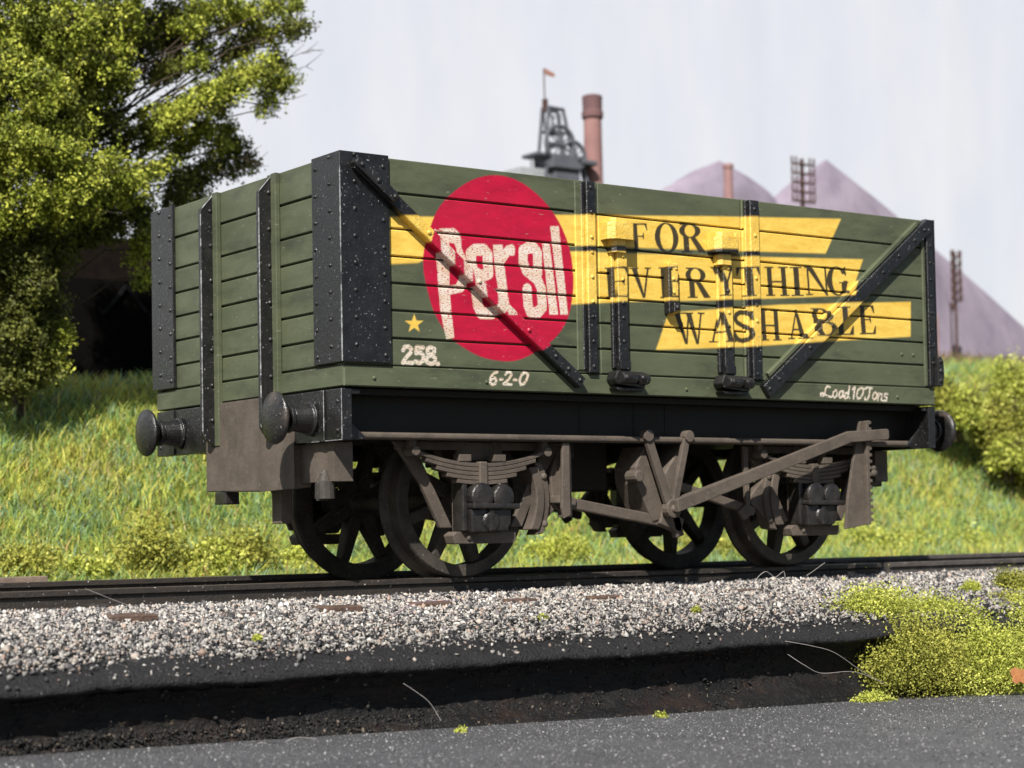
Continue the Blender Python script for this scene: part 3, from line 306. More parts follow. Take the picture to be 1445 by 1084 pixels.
# sky: the white backdrop sheet behind the layout
M['sky'] = mat('backdrop_white', (.50, .53, .615), (.55, .57, .63), .5, .9, .06, 3, .1, stretch=(1, 1, .35))
xs = np.arange(-40, 75, .3); zs = np.arange(-2, 45, 1.); X, Zg = np.meshgrid(xs, zs, indexing='ij')
fold = sum(np.exp(-((X - c - .12 * np.sin(Zg * .7 + c)) / w_) ** 2) * h for c, w_, h in [(10.6, .35, .06), (14.1, .25, .05), (17.6, .3, .07), (18.6, .3, .05), (22.3, .4, .08), (23.6, .25, -.06), (27.2, .3, .05), (29.5, .5, .08), (8.4, .3, .05), (31, .3, -.05)])
Y = 21 - fold * .16 + .25 * nz(X, Zg * .3, .8, 12) * .03
a, b = X.shape; k = np.arange((a - 1) * (b - 1)); q = (k // (b - 1)) * b + k % (b - 1)
fast_mesh('sky', np.stack([X, Y, Zg], -1).reshape(-1, 3), np.stack([q, q + b, q + b + 1, q + 1], -1), M['sky'], kind='structure', smooth=True)

# spoil heaps
M['heap'] = mat('mauve_spoil', (.185, .16, .205), (.25, .215, .262), 1.1, .95, .3, 6, .05, grime=((.16, .13, .175), .7), stretch=(1, 1, .4))
def heap(name, left, right, ry, y, label):
    # left / right: silhouettes as (x offset, z), from the peak outwards
    n = 40; P = []; pk = left[0]
    L_ = np.array(left); R_ = np.array(right); rings = 22; Vv = []
    for i in range(rings):
        for kq in range(n):
            a = 2 * math.pi * kq / n; s = (math.cos(a) + 1) / 2; t = i / (rings - 1)
            lx, lz = [np.interp(t, np.linspace(0, 1, len(L_)), L_[:, c]) for c in (0, 1)]; rx, rz = [np.interp(t, np.linspace(0, 1, len(R_)), R_[:, c]) for c in (0, 1)]
            dx = (rx - pk[0]) * max(0, math.cos(a)) + (lx - pk[0]) * max(0, -math.cos(a)); z = lerp(lz, rz, s)
            wob = .06 * math.sin(a * 7 + i) * t
            Vv.append((pk[0] + dx, y + math.sin(a) * ry * t + wob, z + wob * .4))
    F = [(i * n + kq, i * n + (kq + 1) % n, (i + 1) * n + (kq + 1) % n, (i + 1) * n + kq) for i in range(rings - 1) for kq in range(n)]
    o = fast_mesh(name, Vv, F, M['heap'], smooth=True); return tag(o, label, 'spoil heap', 'mauve spoil heaps', 'structure')
heap('spoil_heap', [(17.56, 6.84), (17.0, 6.62), (16.2, 6.2), (14.5, 5.0), (12.5, 3.2)], [(17.56, 6.84), (18.3, 6.56), (18.78, 6.28), (20, 5.2), (22, 3.2)], 1.0, 16.05, 'rounded mauve spoil heap nearer the brick chimney, with a small chimney before it')
heap('spoil_heap', [(20.12, 7.09), (19.3, 6.62), (18.7, 6.22), (16.5, 4.6), (14.5, 3.0)], [(20.12, 7.09), (21.24, 6.53), (22.8, 5.69), (25.84, 4.07), (28.5, 2.7)], 1.0, 15.9, 'pointed mauve spoil heap sloping down behind the far end of the wagon')

# ================================================================= WAGON
L, W = 5.0, 2.47
wag = empty('railway_wagon', (2.5, W / 2, -.03), 'dark green open goods wagon with red roundel and yellow slogan bands, on the track', 'railway wagon')
ZB = [1.115, 1.244, 1.403, 1.567, 1.728, 1.888, 2.051, 2.262, 2.466]; GAP = .011
DX0, DX1 = 1.895, 3.125
def boards(x0, x1, y=0., zb=ZB):
    m = MB()
    for i in range(len(zb) - 1):
        dy = random.uniform(-.002, .002)
        m.gbox(x0, x1, y + dy, y + .03, zb[i] + (GAP / 2 if i else 0), zb[i + 1] - (GAP / 2 if i < len(zb) - 2 else 0), .0062)
    m.box(x0 + .001, x1 - .001, y + .024, y + .07, zb[0] + .002, zb[-1] - .004)
    return m
# the curb rail runs the whole length; the side boards stop at the drop door
m = MB(); m.gbox(0, L, -.004, .03, ZB[0], ZB[1] - GAP / 2, .0062); m.box(.001, L - .001, .024, .07, ZB[0] + .002, ZB[1])
for x in (.2, 1.0, 2.6, 4.6): m.dome((x, -.005, 1.165), .013)
m.build('curb_rail', M['green'], wag, paint=True)
boards(.0, DX0 - .008, zb=ZB[1:]).build('side_boards', M['green'], wag, paint=True)
m = boards(DX1 + .008, L, zb=ZB[1:])
for x in (4.66, 4.78): m.dome((x, -.003, 1.475), .013)
m.build('side_boards', M['green'], wag, paint=True)
# thin green batten strips beside the ironwork
door = boards(DX0, DX1, .004, zb=[1.246] + ZB[2:7] + [2.262 - .0, 2.466][:0] + [2.262, 2.466]).build('drop_door', M['green'], wag, paint=True)
# far side and ends
for name, args in (('far_side_boards', (0, L, W - .07, W, ZB[0], ZB[-1])),):
    m = MB().box(*args)
    for i in range(1, 8): m.box(0.01, L - .01, W - .01, W + .012, ZB[i - 1] + .006, ZB[i] - .006)
    m.build('far_side_boards', M['greeni'], wag)
def end_boards(flip):
    m = MB()
    T = Matrix(((0, 1, 0, 0), (1, 0, 0, 0), (0, 0, 1, 0), (0, 0, 0, 1)))
    for i in range(8):
        dy = random.uniform(-.002, .002); m.gbox(.0, W, dy - (.003 if i == 0 else 0), .03, ZB[i] + (GAP / 2 if i else 0), ZB[i + 1] - (GAP / 2 if i < 7 else 0), .03, T=T)
    m.box(.024, .07, .035, W - .035, ZB[0] + .002, ZB[-1] - .004)
    for y in (.38, 2.1): m.box(-.006, .0, y - .03, y + .03, 1.25, 1.251)
    if flip: m.mirror('x', L / 2)
    return m
M['green_end'] = M['green']
end_boards(False).build('end_boards', M['green'], wag, paint=False)
end_boards(True).build('end_boards', M['green'], wag, paint=False)
MB().box(.07, L - .07, .07, W - .07, 1.12, 1.16).build('wagon_floor', M['greeni'], wag)

# corner plates with rivets
def corner_plate(fx, fy):
    m = MB(); o = .024
    m.prism([(-o, -o), (.311, -o), (.311, -.0005), (-.0005, -.0005), (-.0005, .302), (-o, .302)], 1.252, 2.476, 'z')
    m.prism([(-o + .002, -o + .002), (.309, -o + .002), (.309, .07), (.07, .07), (.07, .3), (-o + .002, .3)], 2.467, 2.4745, 'z')
    for i in range(8):
        z = 1.30 + i * .158
        for k, x in enumerate((.075, .272)): m.dome((x, -o, z + (.055 if k == 0 else 0)), .0145)
        for k, y in enumerate((.1, .262)): m.dome((-o, y, z + (.05 if k == 0 else 0)), .0145, (-1, 0, 0))
    if fx: m.mirror('x', L / 2)
    if fy: m.mirror('y', W / 2)
    return m
cp = corner_plate(0, 0).build('corner_plate', M['black'], wag, bevel=.005, paint=False)
M['chip'] = mat('chipped_edge', (.30, .31, .32), (.12, .12, .125), 22, .6, .3, 60, .3)
def edge_chips(pts, host, r=.0028, cover=.62):
    # bright worn paint along an edge: one bead whose thickness comes and goes
    P, R_ = [], []; on = True
    for p, q in zip(pts[:-1], pts[1:]):
        p, q = Vector(p), Vector(q); ln = (q - p).length; n = max(2, int(ln / .012))
        for k in range(n):
            if random.random() < .14: on = random.random() < cover
            P.append(p.lerp(q, k / n)); R_.append(r * random.uniform(.6, 1.2) if on else r * .12)
    P.append(Vector(pts[-1])); R_.append(r * .2)
    return MB().tube(P, r, 6, rs=R_).build('chipped_edge', M['chip'], host)
edge_chips([(-.0232, -.0232, 1.256), (-.0232, -.0232, 2.47)], cp, .0042, .8)
corner_plate(0, 1).build('corner_plate', M['blackp'], wag, bevel=.005)
corner_plate(1, 1).build('corner_plate', M['blackp'], wag, bevel=.005)
# far end near side: narrow corner angle
m = MB().gbox(4.925, 4.998, -.03, .0, 1.25, 2.470, .008); m.prism([(4.9985, -.03), (5.012, -.03), (5.012, .3), (4.9985, .3)], 1.25, 2.470, 'z')
for i in range(9): m.dome((4.96, -.031, 1.42 + i * .122), .013)
c = m.build('corner_angle', M['black'], wag, paint=True)
m = MB().prism([(4.965, 1.25), (5.02, 1.25), (5.035, 1.33), (5.03, 1.43), (5.01, 1.46), (4.97, 1.47)], -.07, -.032)
for z in (1.29, 1.36, 1.43): m.dome((5.0, -.07, z), .02)
m.build('door_pin', M['blackp'], c, bevel=.006)
MB().gbox(4.89, 4.922, -.014, .0, 1.25, 2.46, .008).build('corner_batten', M['green'], wag, paint=True)

# end stanchions: fin + green flange
def stanchion(y, flip=False):
    m = MB().prism([(-.003, 2.468), (-.03, 2.45), (-.115, 2.352), (-.115, .92), (-.095, .88), (-.003, .81)][::-1], y, y + .036)
    # fin lies in the XZ plane
    g = MB().box(-.034, -.002, y - .06, y + .0, .835, 2.466)
    g.box(-.024, -.002, y + .036, y + .06, .835, 2.466)
    for i in range(7): m.dome((-.046, y - .001, 1.0 + i * .225), .015, (0, -1, 0))
    if flip: m.mirror('x', L / 2); g.mirror('x', L / 2)
    o = m.build('end_stanchion', M['blackp'], wag, bevel=.004)
    if not flip: edge_chips([(-.03, y, 2.45), (-.115, y, 2.352), (-.115, y, .92), (-.095, y, .88)], o, .0045)
    g.build('stanchion_flange', M['green'], o, bevel=.004)
for fl in (False, True):
    for y in (.785, 1.565): stanchion(y, fl)

# vertical straps on the side
def strap(name, x0, x1, z0, z1, y0, y1, parent, lean=0, rv=8, half=True, cell=.008):
    m = MB(); n = x1 - x0
    m.gbox(x0, x1, y0, y1, z0, z1, cell)
    if half: m.gbox(x0 - .03, x0 - .002, y0 * .45, y1, z0 + .02, z1 - .005, cell)
    for i in range(rv): m.dome(((x0 + x1) / 2, y0, z0 + .06 + (z1 - z0 - .12) * (i + .5 * ((i * 7) % 3 - 1) * .3) / max(1, rv - 1)), .0145)
    return m.build(name, M['black'], parent, paint=True)
strap('side_strap', 1.775, 1.848, 1.246, 2.462, -.034, 0, wag, rv=9)
strap('side_strap', 3.178, 3.262, 1.246, 2.462, -.034, 0, wag, rv=8)
MB().gbox(1.70, 1.765, -.010, 0, 1.26, 2.455, .008).build('side_batten', M['green'], wag, paint=True)

# door hinge straps, their bosses and hinge blocks
def hinge(x, zt, dx):
    o = strap('hinge_strap', x - .042, x + .040, 1.262, zt - .02, -.046, .0, door, rv=6, half=True)
    m = MB(); T = Matrix.Translation((x - .03, 0, 0))
    for (zz, r) in ((zt + .005, .05),): pass
    # stepped bolt: bullet-like cup above a narrower stem
    z = zt + .01
    m2 = MB()
    def ring(z0, z1, hw, yd, ch=.35):
        pr = [(-hw, 0), (-hw, -yd * (1 - ch)), (-hw * (1 - ch), -yd), (hw * (1 - ch), -yd), (hw, -yd * (1 - ch)), (hw, 0)]
        nn = 12
        for k in range(nn):
            a, b_ = z0 + (z1 - z0) * k / nn, z0 + (z1 - z0) * (k + 1) / nn
            m2.prism([(x - .03 + u, v) for u, v in pr], a, b_ - .0001, 'z')
    ring(z + .03, z + .135, .11, .105); ring(z + .135, z + .165, .075, .085); ring(z - .05, z + .03, .058, .07)
    m2.build('hinge_boss', M['black'], o, paint=True)
    b = MB(); b.prism([(x - .125, 1.205), (x - .10, 1.175), (x + .12, 1.155), (x + .14, 1.20), (x + .13, 1.255), (x - .10, 1.262)], -.10, -.005)
    b.lathe([(0, .02), (0, .036), (.12, .036), (.12, .02)], (x - .085, -.11, 1.215), 'x', 12); b.lathe([(0, .02), (0, .036), (.08, .036), (.08, .02)], (x + .055, -.11, 1.21), 'x', 12)
    b.prism([(x - .045, 1.27), (x + .045, 1.27), (x + .045, 1.33), (x - .045, 1.33)], -.06, -.04)
    b.prism([(x - .11, 1.155), (x - .085, 1.135), (x + .12, 1.132), (x + .13, 1.16)], -.085, -.005)
    for q in (-.06, .07): b.dome((x + q, -.145, 1.215), .02)
    b.build('hinge_block', M['blackp'], wag, bevel=.008)
hinge(2.05, 2.06, 0); hinge(2.955, 2.04, 0)
m = MB(); m.gbox(2.43, 2.515, -.05, 0, 1.655, 1.985, .008); m.gbox(2.445, 2.50, -.085, -.05, 1.66, 1.72, .008)
m.dome((2.472, -.085, 1.69), .02); m.dome((2.45, -.05, 1.95), .014); m.dome((2.495, -.05, 1.95), .014)
for z in (1.88, 1.79): m.dome((2.472, -.05, z), .014)
m.build('door_catch', M['black'], door, paint=True)
MB().gbox(3.06, 3.085, -.008, 0.0, 2.08, 2.23, .008).build('door_batten', M['green'], door, paint=True)

# diagonal braces
def brace(a, b, w_, th, rivets, name='diagonal_brace', end=True):
    a = Vector(a); b = Vector(b); d = (b - a); ln = d.length; d.normalize(); n = Vector((-d.y, d.x))
    T = Matrix(((d.x, 0, n.x, a.x), (0, 1, 0, 0), (d.y, 0, n.y, a.y), (0, 0, 0, 1)))
    m = MB().gbox(0, ln, -th, 0, -w_ / 2, w_ / 2, .0075, T=T)
    for r in rivets:
        p = a + d * ln * r; m.dome((p.x, -th, p.y), .016)
    return m, T, ln
m, T, ln = brace((.075, 2.405), (1.70, 1.175), .072, .062, (.30, .52, .745, .87, .93, .985))
o = m.build('diagonal_brace', M['black'], wag, paint=True)
g = MB(); g.prism([(-.0, -.03), (.3, -.034), (.325, -.02), (.325, .02), (.3, .034), (0, .03), (-.025, .018), (-.025, -.018)], -.088, -.02); g.v = [v @ np.array(T.to_3x3()).T + np.array(T.translation) for v in g.v]
for t_, s_ in ((.02, .02), (.3, .02), (.16, .0)):
    v = T @ Vector((t_, -.088, 0)); g.dome(tuple(v), .018)
g.build('brace_lug', M['blackp'], o, bevel=.008)
m, T, ln = brace((4.945, 2.43), (3.285, 1.165), .10, .05, (.035, .10, .2, .3, .62, .75, .93, .985))
m.build('diagonal_brace', M['black'], wag, paint=True)
m = MB().gbox(.09, ln - .1, -.03, 0, -.085, -.052, .0075, T=T); m.build('brace_edge', M['green'], wag, paint=True)

# underframe -------------------------------------------------
for fy in (0, 1):
    m = MB().box(.06, 4.94, .24, .27, .82, 1.112).box(.06, 4.94, .10, .24, 1.075, 1.112)
    for x in (1.9, 2.35, 2.62): m.box(x - .004, x + .004, .235, .24, .85, 1.07)
    if fy: m.mirror('y', W / 2)
    o = m.build('solebar', M['solebar'], wag, bevel=.006)
    m = MB().prism([(.105, .824), (.125, .817), (.25, .818), (.25, .852), (.125, .858), (.105, .85)], .06, 4.94, 'x')
    if fy: m.mirror('y', W / 2)
    m.build('solebar_flange', M['brown'], o, bevel=.008)
MB().box(.3, 4.7, .28, W - .28, .99, 1.115).build('underfloor', M['dark'], wag)
m = MB().box(2.05, 2.62, .85, 1.6, .52, .98); m.build('vacuum_tank', M['dark'], wag, bevel=.03)
for x in (1.9, 2.75): MB().box(x, x + .08, .4, W - .4, .72, .99).build('cross_member', M['dark'], wag, bevel=.01)
for fx in (0, 1):
    m = MB().box(-.012, .058, .012, W - .012, .803, 1.104)
    m.box(-.022, -.012, .2, .26, .803, 1.104); m.box(-.022, -.012, 2.18, 2.24, .803, 1.104)
    for z in (.86, 1.03):
        for y in (.06, .32, 2.15, 2.4): m.dome((-.013, y, z), .014, (-1, 0, 0))
    m.prism([(.058, .10), (.058, .02), (.12, .02), (.075, .10)], 1.07, 1.10, 'z')
    if not fx: chips_on = [(-.012, .012, 1.10), (-.012, .012, .805), (-.012, .43, .804)]
    # gusset joining headstock and solebar
    m.prism([(.058, .803), (.2, .815), (.2, .83), (.058, .95)], .1, .115)
    if fx: m.mirror('x', L / 2)
    o = m.build('headstock', M['blackp'], wag, bevel=.006)
    if not fx: edge_chips(chips_on, o); edge_chips([(-.022, .2, 1.1), (-.022, .2, .81)], o)
    m = MB().prism([(1.70, 1.108), (1.70, .545), (.985, .528), (.56, .538), (.56, .80), (.55, .88), (.60, 1.0), (.74, 1.108)], -.022, -.0135, 'x')
    m.prism([(1.69, .80), (1.69, .55), (.985, .533), (.57, .545), (.57, .80)], -.0134, .10, 'x'); m.prism([(.569, .80), (.569, .57), (.18 if not fx else .45, .57), (.18 if not fx else .45, .80)], .03, .16, 'x')
    m.prism([(1.70, .55), (.985, .535), (.985, 1.10), (1.70, 1.10)], -.026, -.0221, 'x')
    if fx: m.mirror('x', L / 2)
    o = m.build('draw_plate', M['brown'], wag, bevel=.004)
    m = MB().box(-.02, .08, 1.45, 1.60, .46, .54); 
    if fx: m.mirror('x', L / 2)
    m.build('coupling_block', M['axbox'], o, bevel=.008)
    if not fx:
        m = MB().lathe([(0, .06), (.1, .057), (.105, .045), (.17, .014)], (.02, .27, .47), 'z', 12); m.box(.02, .06, .29, .37, .46, .54)
        m.build('coupling_pin', M['wheel'], o, smooth=False)
    m = MB().box(.12, .20, .98, 1.1, .33, .54)
    if fx: m.mirror('x', L / 2)
    m.build('coupling_arm', M['brown'], o, bevel=.006)
    for y in ((.365, 2.105) if not fx else (.265, 2.205)):
        m = MB().lathe([(0, .10), (-.02, .105), (-.03, .09), (-.14, .075), (-.145, .06)], (-.012, y, .945), 'x', 28)
        m.lathe([(-.145, .04), (-.145, .088), (-.17, .088), (-.175, .06), (-.215, .055), (-.22, .04)], (-.012, y, .945), 'x', 24)
        if fx: m.mirror('x', L / 2); m.v = [np.where(v[:, :1] > 5.03, v + [.09, 0, 0], v) for v in m.v]
        o = m.build('buffer', M['blackp'], wag, smooth=False, bevel=.004)
        m = MB().lathe([(-.215, .05), (-.218, .11), (-.228, .15), (-.24, .156), (-.252, .152), (-.268, .10), (-.275, .05), (-.277, .004)], (-.012, y, .945), 'x', 40)
        if fx: m.mirror('x', L / 2); m.v = [v + [.09, 0, 0] for v in m.v]
        m.build('buffer_head', M['buff'], o, smooth=True)

# running gear: one set per wheel position, mirrored to the far side
AX = (1.15, 4.0); ZW = .462
def place(m, fy): return m.mirror('y', W / 2) if fy else m
for fy in (0, 1):
    for ia, xc in enumerate(AX):
        # axle guard (W-iron)
        m = MB(); y0, y1 = .285, .322
        for s in (-1, 1):
            m.prism([(xc + s * .64, .815), (xc + s * .50, .815), (xc + s * .22, .285), (xc + s * .31, .285), (xc + s * .45, .56)], y0, y1)
            m.box(xc + s * .165 - .04, xc + s * .165 + .04, y0 - .004, y1 - .004, .225, .60)
            m.box(xc + s * .13 - .03, xc + s * .13 + .03, y0, y1 + .01, .60, .82)
        m.box(xc - .62, xc + .62, y0 + .01, y1, .765, .818)
        m.prism([(xc - .25, .185), (xc + .19, .185), (xc + .21, .2), (xc + .21, .255), (xc - .24, .262), (xc - .27, .24)], y0 - .07, y1 - .002)
        m.box(xc - .17, xc + .17, y0 + .006, y1 + .006, .70, .815)
        for x in (-.15,): m.dome((xc + x, y0 - .07, .222), .02)
        for s in (-1, 1): m.dome((xc + s * .165, y0 - .004, .58), .013)
        ag = place(m, fy).build('axle_guard', M['brown'], wag, bevel=.007)
        # leaf spring
        m = MB(); cx, zc = xc - .065, .68
        for k in range(5):
            half = .485 - .075 * k; th = .024; n = 14
            pr = []
            for i in range(n + 1):
                u = -1 + 2 * i / n; x = cx + u * half; z = zc - k * (th + .003) + .082 * (u * half / .485) ** 2
                pr.append((x, z))
            m.prism(pr + [(x, z - th) for x, z in pr[::-1]], .175, .245)
        sp = place(m, fy).build('leaf_spring', M['brown'], wag, bevel=.003)
        m = MB().box(cx - .03, cx + .03, .16, .255, .545, .69)
        place(m, fy).build('spring_buckle', M['brown'], sp, bevel=.008)
        for s in (-1, 1):
            m = MB().lathe([(0, .022), (0, .03), (.11, .03), (.11, .022)], (cx + s * .495, .155, .752), 'y', 12); m.box(cx + s * .495 - .022, cx + s * .495 + .022, .19, .24, .75, .825)
            place(m, fy).build('spring_shackle', M['brown'], sp, bevel=.004)
            m = MB().box(cx + s * .13 - .045, cx + s * .13 + .045, .17, .24, .69, .735)
            place(m, fy).build('spring_stop', M['brown'], sp, bevel=.004)
        # axle box
        m = MB(); xb_ = xc - .03
        m.prism([(xb_ - .14, .255), (xb_ + .12, .262), (xb_ + .155, .31), (xb_ + .155, .40), (xb_ - .145, .40)], .085, .235)
        m.prism([(xb_ - .15, .400), (xb_ + .20, .395), (xb_ + .205, .43), (xb_ - .15, .435)], .05, .23)
        m.lathe([(0, .05), (.012, .085), (.17, .09)], (xb_ - .065, .06, .475), 'y', 18); m.lathe([(0, .045), (.012, .08), (.17, .085)], (xb_ + .095, .06, .47), 'y', 18)
        m.prism([(xb_ - .14, .43), (xb_ + .17, .43), (xb_ + .165, .50), (xb_ - .13, .52)], .09, .235)
        m.dome((xb_ + .10, .14, .545), .035, (0, 0, 1)); m.lathe([(0, .05), (.01, .065), (.03, .068)], (xb_ + .0, .07, .325), 'y', 16); m.box(xb_ - .02, xb_ + .02, .066, .09, .26, .40)
        m.box(xb_ - .185, xb_ - .145, .12, .235, .262, .57)
        for v in m.v: v[:, 1] += .06
        place(m, fy).build('axle_box', M['axbox'], wag, bevel=.014)
        # wheel: spoked centre inside a flanged tyre
        m = MB(); yo = .545
        R_ = [(0, .412), (0, .482), (.012, .490), (.10, .494), (.118, .508), (.128, .532), (.150, .534), (.158, .515), (.158, .415), (.158, .412)]
        m.lathe(R_ + [R_[0]], (xc + .035, yo, ZW), 'y', 64, cap=False)
        m2 = MB().lathe([(-.035, .055), (-.035, .085), (.0, .1), (.158, .1), (.17, .06)], (xc + .035, yo, ZW), 'y', 24)
        for k in range(8):
            a = math.pi * 2 * k / 8 + (.30, .55)[ia] + fy * .2; c, s = math.cos(a), math.sin(a)
            T = lambda r, t, y: (xc + .035 + c * r - s * t, yo + y, ZW + s * r + c * t)
            P = [T(.08, -.05, .02), T(.08, .05, .02), T(.41, .034, .03), T(.41, -.034, .03), T(.08, -.05, .14), T(.08, .05, .14), T(.41, .034, .12), T(.41, -.034, .12)]
            m2.add(P, [(0, 1, 2, 3), (4, 7, 6, 5), (0, 4, 5, 1), (1, 5, 6, 2), (2, 6, 7, 3), (3, 7, 4, 0)])
        if fy: m.mirror('y', W / 2); m2.mirror('y', W / 2)
        wl = m2.build('wheel', M['wheel'], wag, bevel=.012); m.build('tyre', M['wheel'], wl, smooth=False, bevel=.003)
        # brake shoe with its hanger
        s = 1 if ia == 0 else -1; m = MB(); pts = []
        for i in range(9):
            a = math.radians(-26 + 52 * i / 8); pts.append((xc + s * (.505 * math.cos(a)), ZW + .505 * math.sin(a)))
        for (ra, rb, ya, yb) in ((.36, .425, .22, .36), (.425, .475, .235, .345)):
            inner = [(xc + s * ra * math.cos(math.radians(-33 + 66 * i / 8)) + s * .02, ZW + ra * math.sin(math.radians(-33 + 66 * i / 8))) for i in range(9)]
            outer = [(xc + s * rb * math.cos(math.radians(-28 + 56 * i / 8)) + s * .02, ZW + rb * math.sin(math.radians(-28 + 56 * i / 8))) for i in range(9)]
            m.prism(inner + outer[::-1], ya, yb)
        m.prism([(xc + s * .46, .60), (xc + s * .55, .52), (xc + s * .60, .47), (xc + s * .60, .41), (xc + s * .54, .38), (xc + s * .46, .30)], .26, .32)
        m.dome((xc + s * .45, .235, .60), .024); m.dome((xc + s * .45, .235, .30), .024)
        place(m, fy).build('brake_shoe', M['brown'], wag, bevel=.008)
        if ia == 0:
            m = MB().prism([(1.675, .81), (1.73, .81), (1.73, .35), (1.675, .33), (1.66, .40)], .13, .155)
            m.prism([(1.74, .80), (1.66, .62), (1.67, .42), (1.74, .36)], .24, .265); m.box(1.72, 1.76, .155, .26, .34, .80)
        else:
            m = MB().prism([(3.30, .81), (3.345, .81), (3.36, .33), (3.30, .30), (3.25, .36), (3.32, .42)], .22, .25)
        place(m, fy).build('brake_hanger', M['brown'], wag, bevel=.006)
    # V hanger, levers and rods
    m = MB(); m.bar((2.345, .87), (2.54, .37), .06, .09, .125); m.bar((2.69, .865), (2.555, .37), .052, .09, .125)
    m.lathe([(0, .03), (0, .062), (.06, .062)], (2.545, .075, .385), 'y', 16); m.dome((2.545, .075, .385), .028)
    for x in (2.345, 2.695): m.lathe([(0, .03), (0, .04), (.06, .04)], (x, .075, .862), 'y', 12)
    o = place(m, fy).build('vee_hanger', M['brown'], wag, bevel=.005)
    m = MB().prism([(2.38, .80), (2.56, .32), (2.44, .30), (2.31, .55), (2.30, .66)], .17, .40); m.lathe([(0, .04), (.12, .04)], (2.28, .1, .60), 'y', 12)
    m.prism([(2.72, .84), (2.60, .45), (2.55, .62)], .17, .36)
    place(m, fy).build('hanger_plate', M['brown'], o, bevel=.01)
    m = MB(); m.bar((1.74, .435), (2.56, .30), .07, .18, .24); m.bar((1.66, .455), (1.80, .435), .05, .16, .27); m.bar((2.50, .335), (2.68, .27), .10, .15, .23); m.bar((2.62, .34), (2.66, .2), .07, .15, .2)
    m.bar((2.66, .56), (3.42, .36), .06, .24, .29)
    place(m, fy).build('brake_rod', M['brown'], wag, bevel=.008)
    m = MB().tube([(2.62, .15, .385), (2.62, .9, .385)], .035, 10); place(m, fy).build('brake_shaft', M['brown'], wag)
    if True:
        m = MB().prism([(2.53, .36), (4.15, .835), (4.515, .858), (4.53, .87), (4.53, .925), (4.515, .936), (4.13, .913), (2.52, .445)], .015, .055)
        m.prism([(2.55, .375), (3.44, .63), (3.44, .695), (2.53, .44)], .055, .13)
        place(m, fy).build('brake_lever', M['brown'], wag, bevel=.006)
        m = MB().prism([(4.30, .99), (4.345, .99), (4.345, .255), (4.13, .225), (4.16, .45), (4.23, .74)], .075, .10)
        for i in range(16):
            z = .275 + i * .046
            m.prism([(4.345, z), (4.375, z + .004), (4.375, z + .024), (4.345, z + .03)], .04, .105)
        m.box(4.322, 4.350, .04, .075, .255, .99); m.dome((4.40, .05, .62), .03); m.dome((4.40, .05, .655), .02)
        place(m, fy).build('lever_guide', M['brown'], wag, bevel=.004)
for xc in AX:
    MB().tube([(xc, .3, ZW), (xc, W - .3, ZW)], .055, 14).build('axle', M['wheel'], wag)
    MB().box(xc - .45, xc + .45, .75, W - .75, .86, .99).build('axle_frame', M['dark'], wag, bevel=.01)
for i, (x, z0, z1) in enumerate(((2.15, .40, .55), (2.42, .28, .55))):
    m = MB().lathe([(0, .05), (.03, .09), (z1 - z0, .08), (z1 - z0 + .02, .05)], (x, 1.45, z0), 'z', 14); m.build('brake_cylinder', M['dark'], wag)

# ================================================================= TRACK
def rail_piece(x0, x1, yc, dz, parent, name='rail', rm='rail'):
    hw, ft = .036, .085
    prof = [(-ft, -.125), (ft, -.125), (ft, -.11), (.018, -.095), (.018, -.042), (hw, -.03), (hw, -.004), (hw - .008, 0), (-hw + .008, 0), (-hw, -.004), (-hw, -.03), (-.018, -.042), (-.018, -.095), (-ft, -.11)]
    xs = np.arange(x0, x1 + .01, .5); P = []; n = len(prof)
    for x in xs: P += [(x, yc + u, v + dz + tilt(x)) for u, v in prof]
    F = [(i * n + k, i * n + (k + 1) % n, (i + 1) * n + (k + 1) % n, (i + 1) * n + k) for i in range(len(xs) - 1) for k in range(n)] + [tuple(range(n)), tuple(range((len(xs) - 1) * n, len(xs) * n))]
    o = MB().add(P, F).build(name, M[rm], parent)
    t = MB(); P = []
    for x in xs: P += [(x, yc - hw + .006, dz + tilt(x) + .0006), (x, yc + hw - .006, dz + tilt(x) + .0006)]
    t.add(P, [(2 * i, 2 * i + 2, 2 * i + 3, 2 * i + 1) for i in range(len(xs) - 1)]); t.build('running_surface', M['railtop'], o, recalc=False)
    return o
def track(x0, x1, label, joint=None):
    e = empty('railway_track', ((x0 + x1) / 2, W / 2, -.3), label, 'railway track', 'sections of track')
    rm = 'railgrey' if x0 > 0 else 'rail'; rail_piece(x0, x1, .600, -.024, e, rm=rm); rail_piece(x0, x1, W - .600, -.005, e, rm=rm)
    x = x0 + .3
    while x < x1 - .1:
        j = random.uniform(-.03, .03); z = tilt(x) - .168 + random.uniform(-.018, .022)
        MB().box(x - .12, x + .12, .02 + j, W - .1, z - .12, z).build('sleeper', M['sleeper'], e, bevel=.01)
        for yc in (.6, W - .6): MB().box(x - .06, x + .06, yc - .13, yc + .13, z, z + .045).build('rail_chair', M['rail'], e, bevel=.01)
        x += .64
    return e
track(-8.0, 5.07, 'dark rails on sleepers carrying the wagon, set in pale ballast')
track(5.10, 16.0, 'greyer length of track past the rail gap beyond the far end of the wagon')
tag(MB().box(-4.5, -1.02, W - .56, W - .50, -.03, .032).build('check_rail', M['railtop'], bevel=.006), 'short brown check rail lying along the far rail at the near end of the track', 'rail')

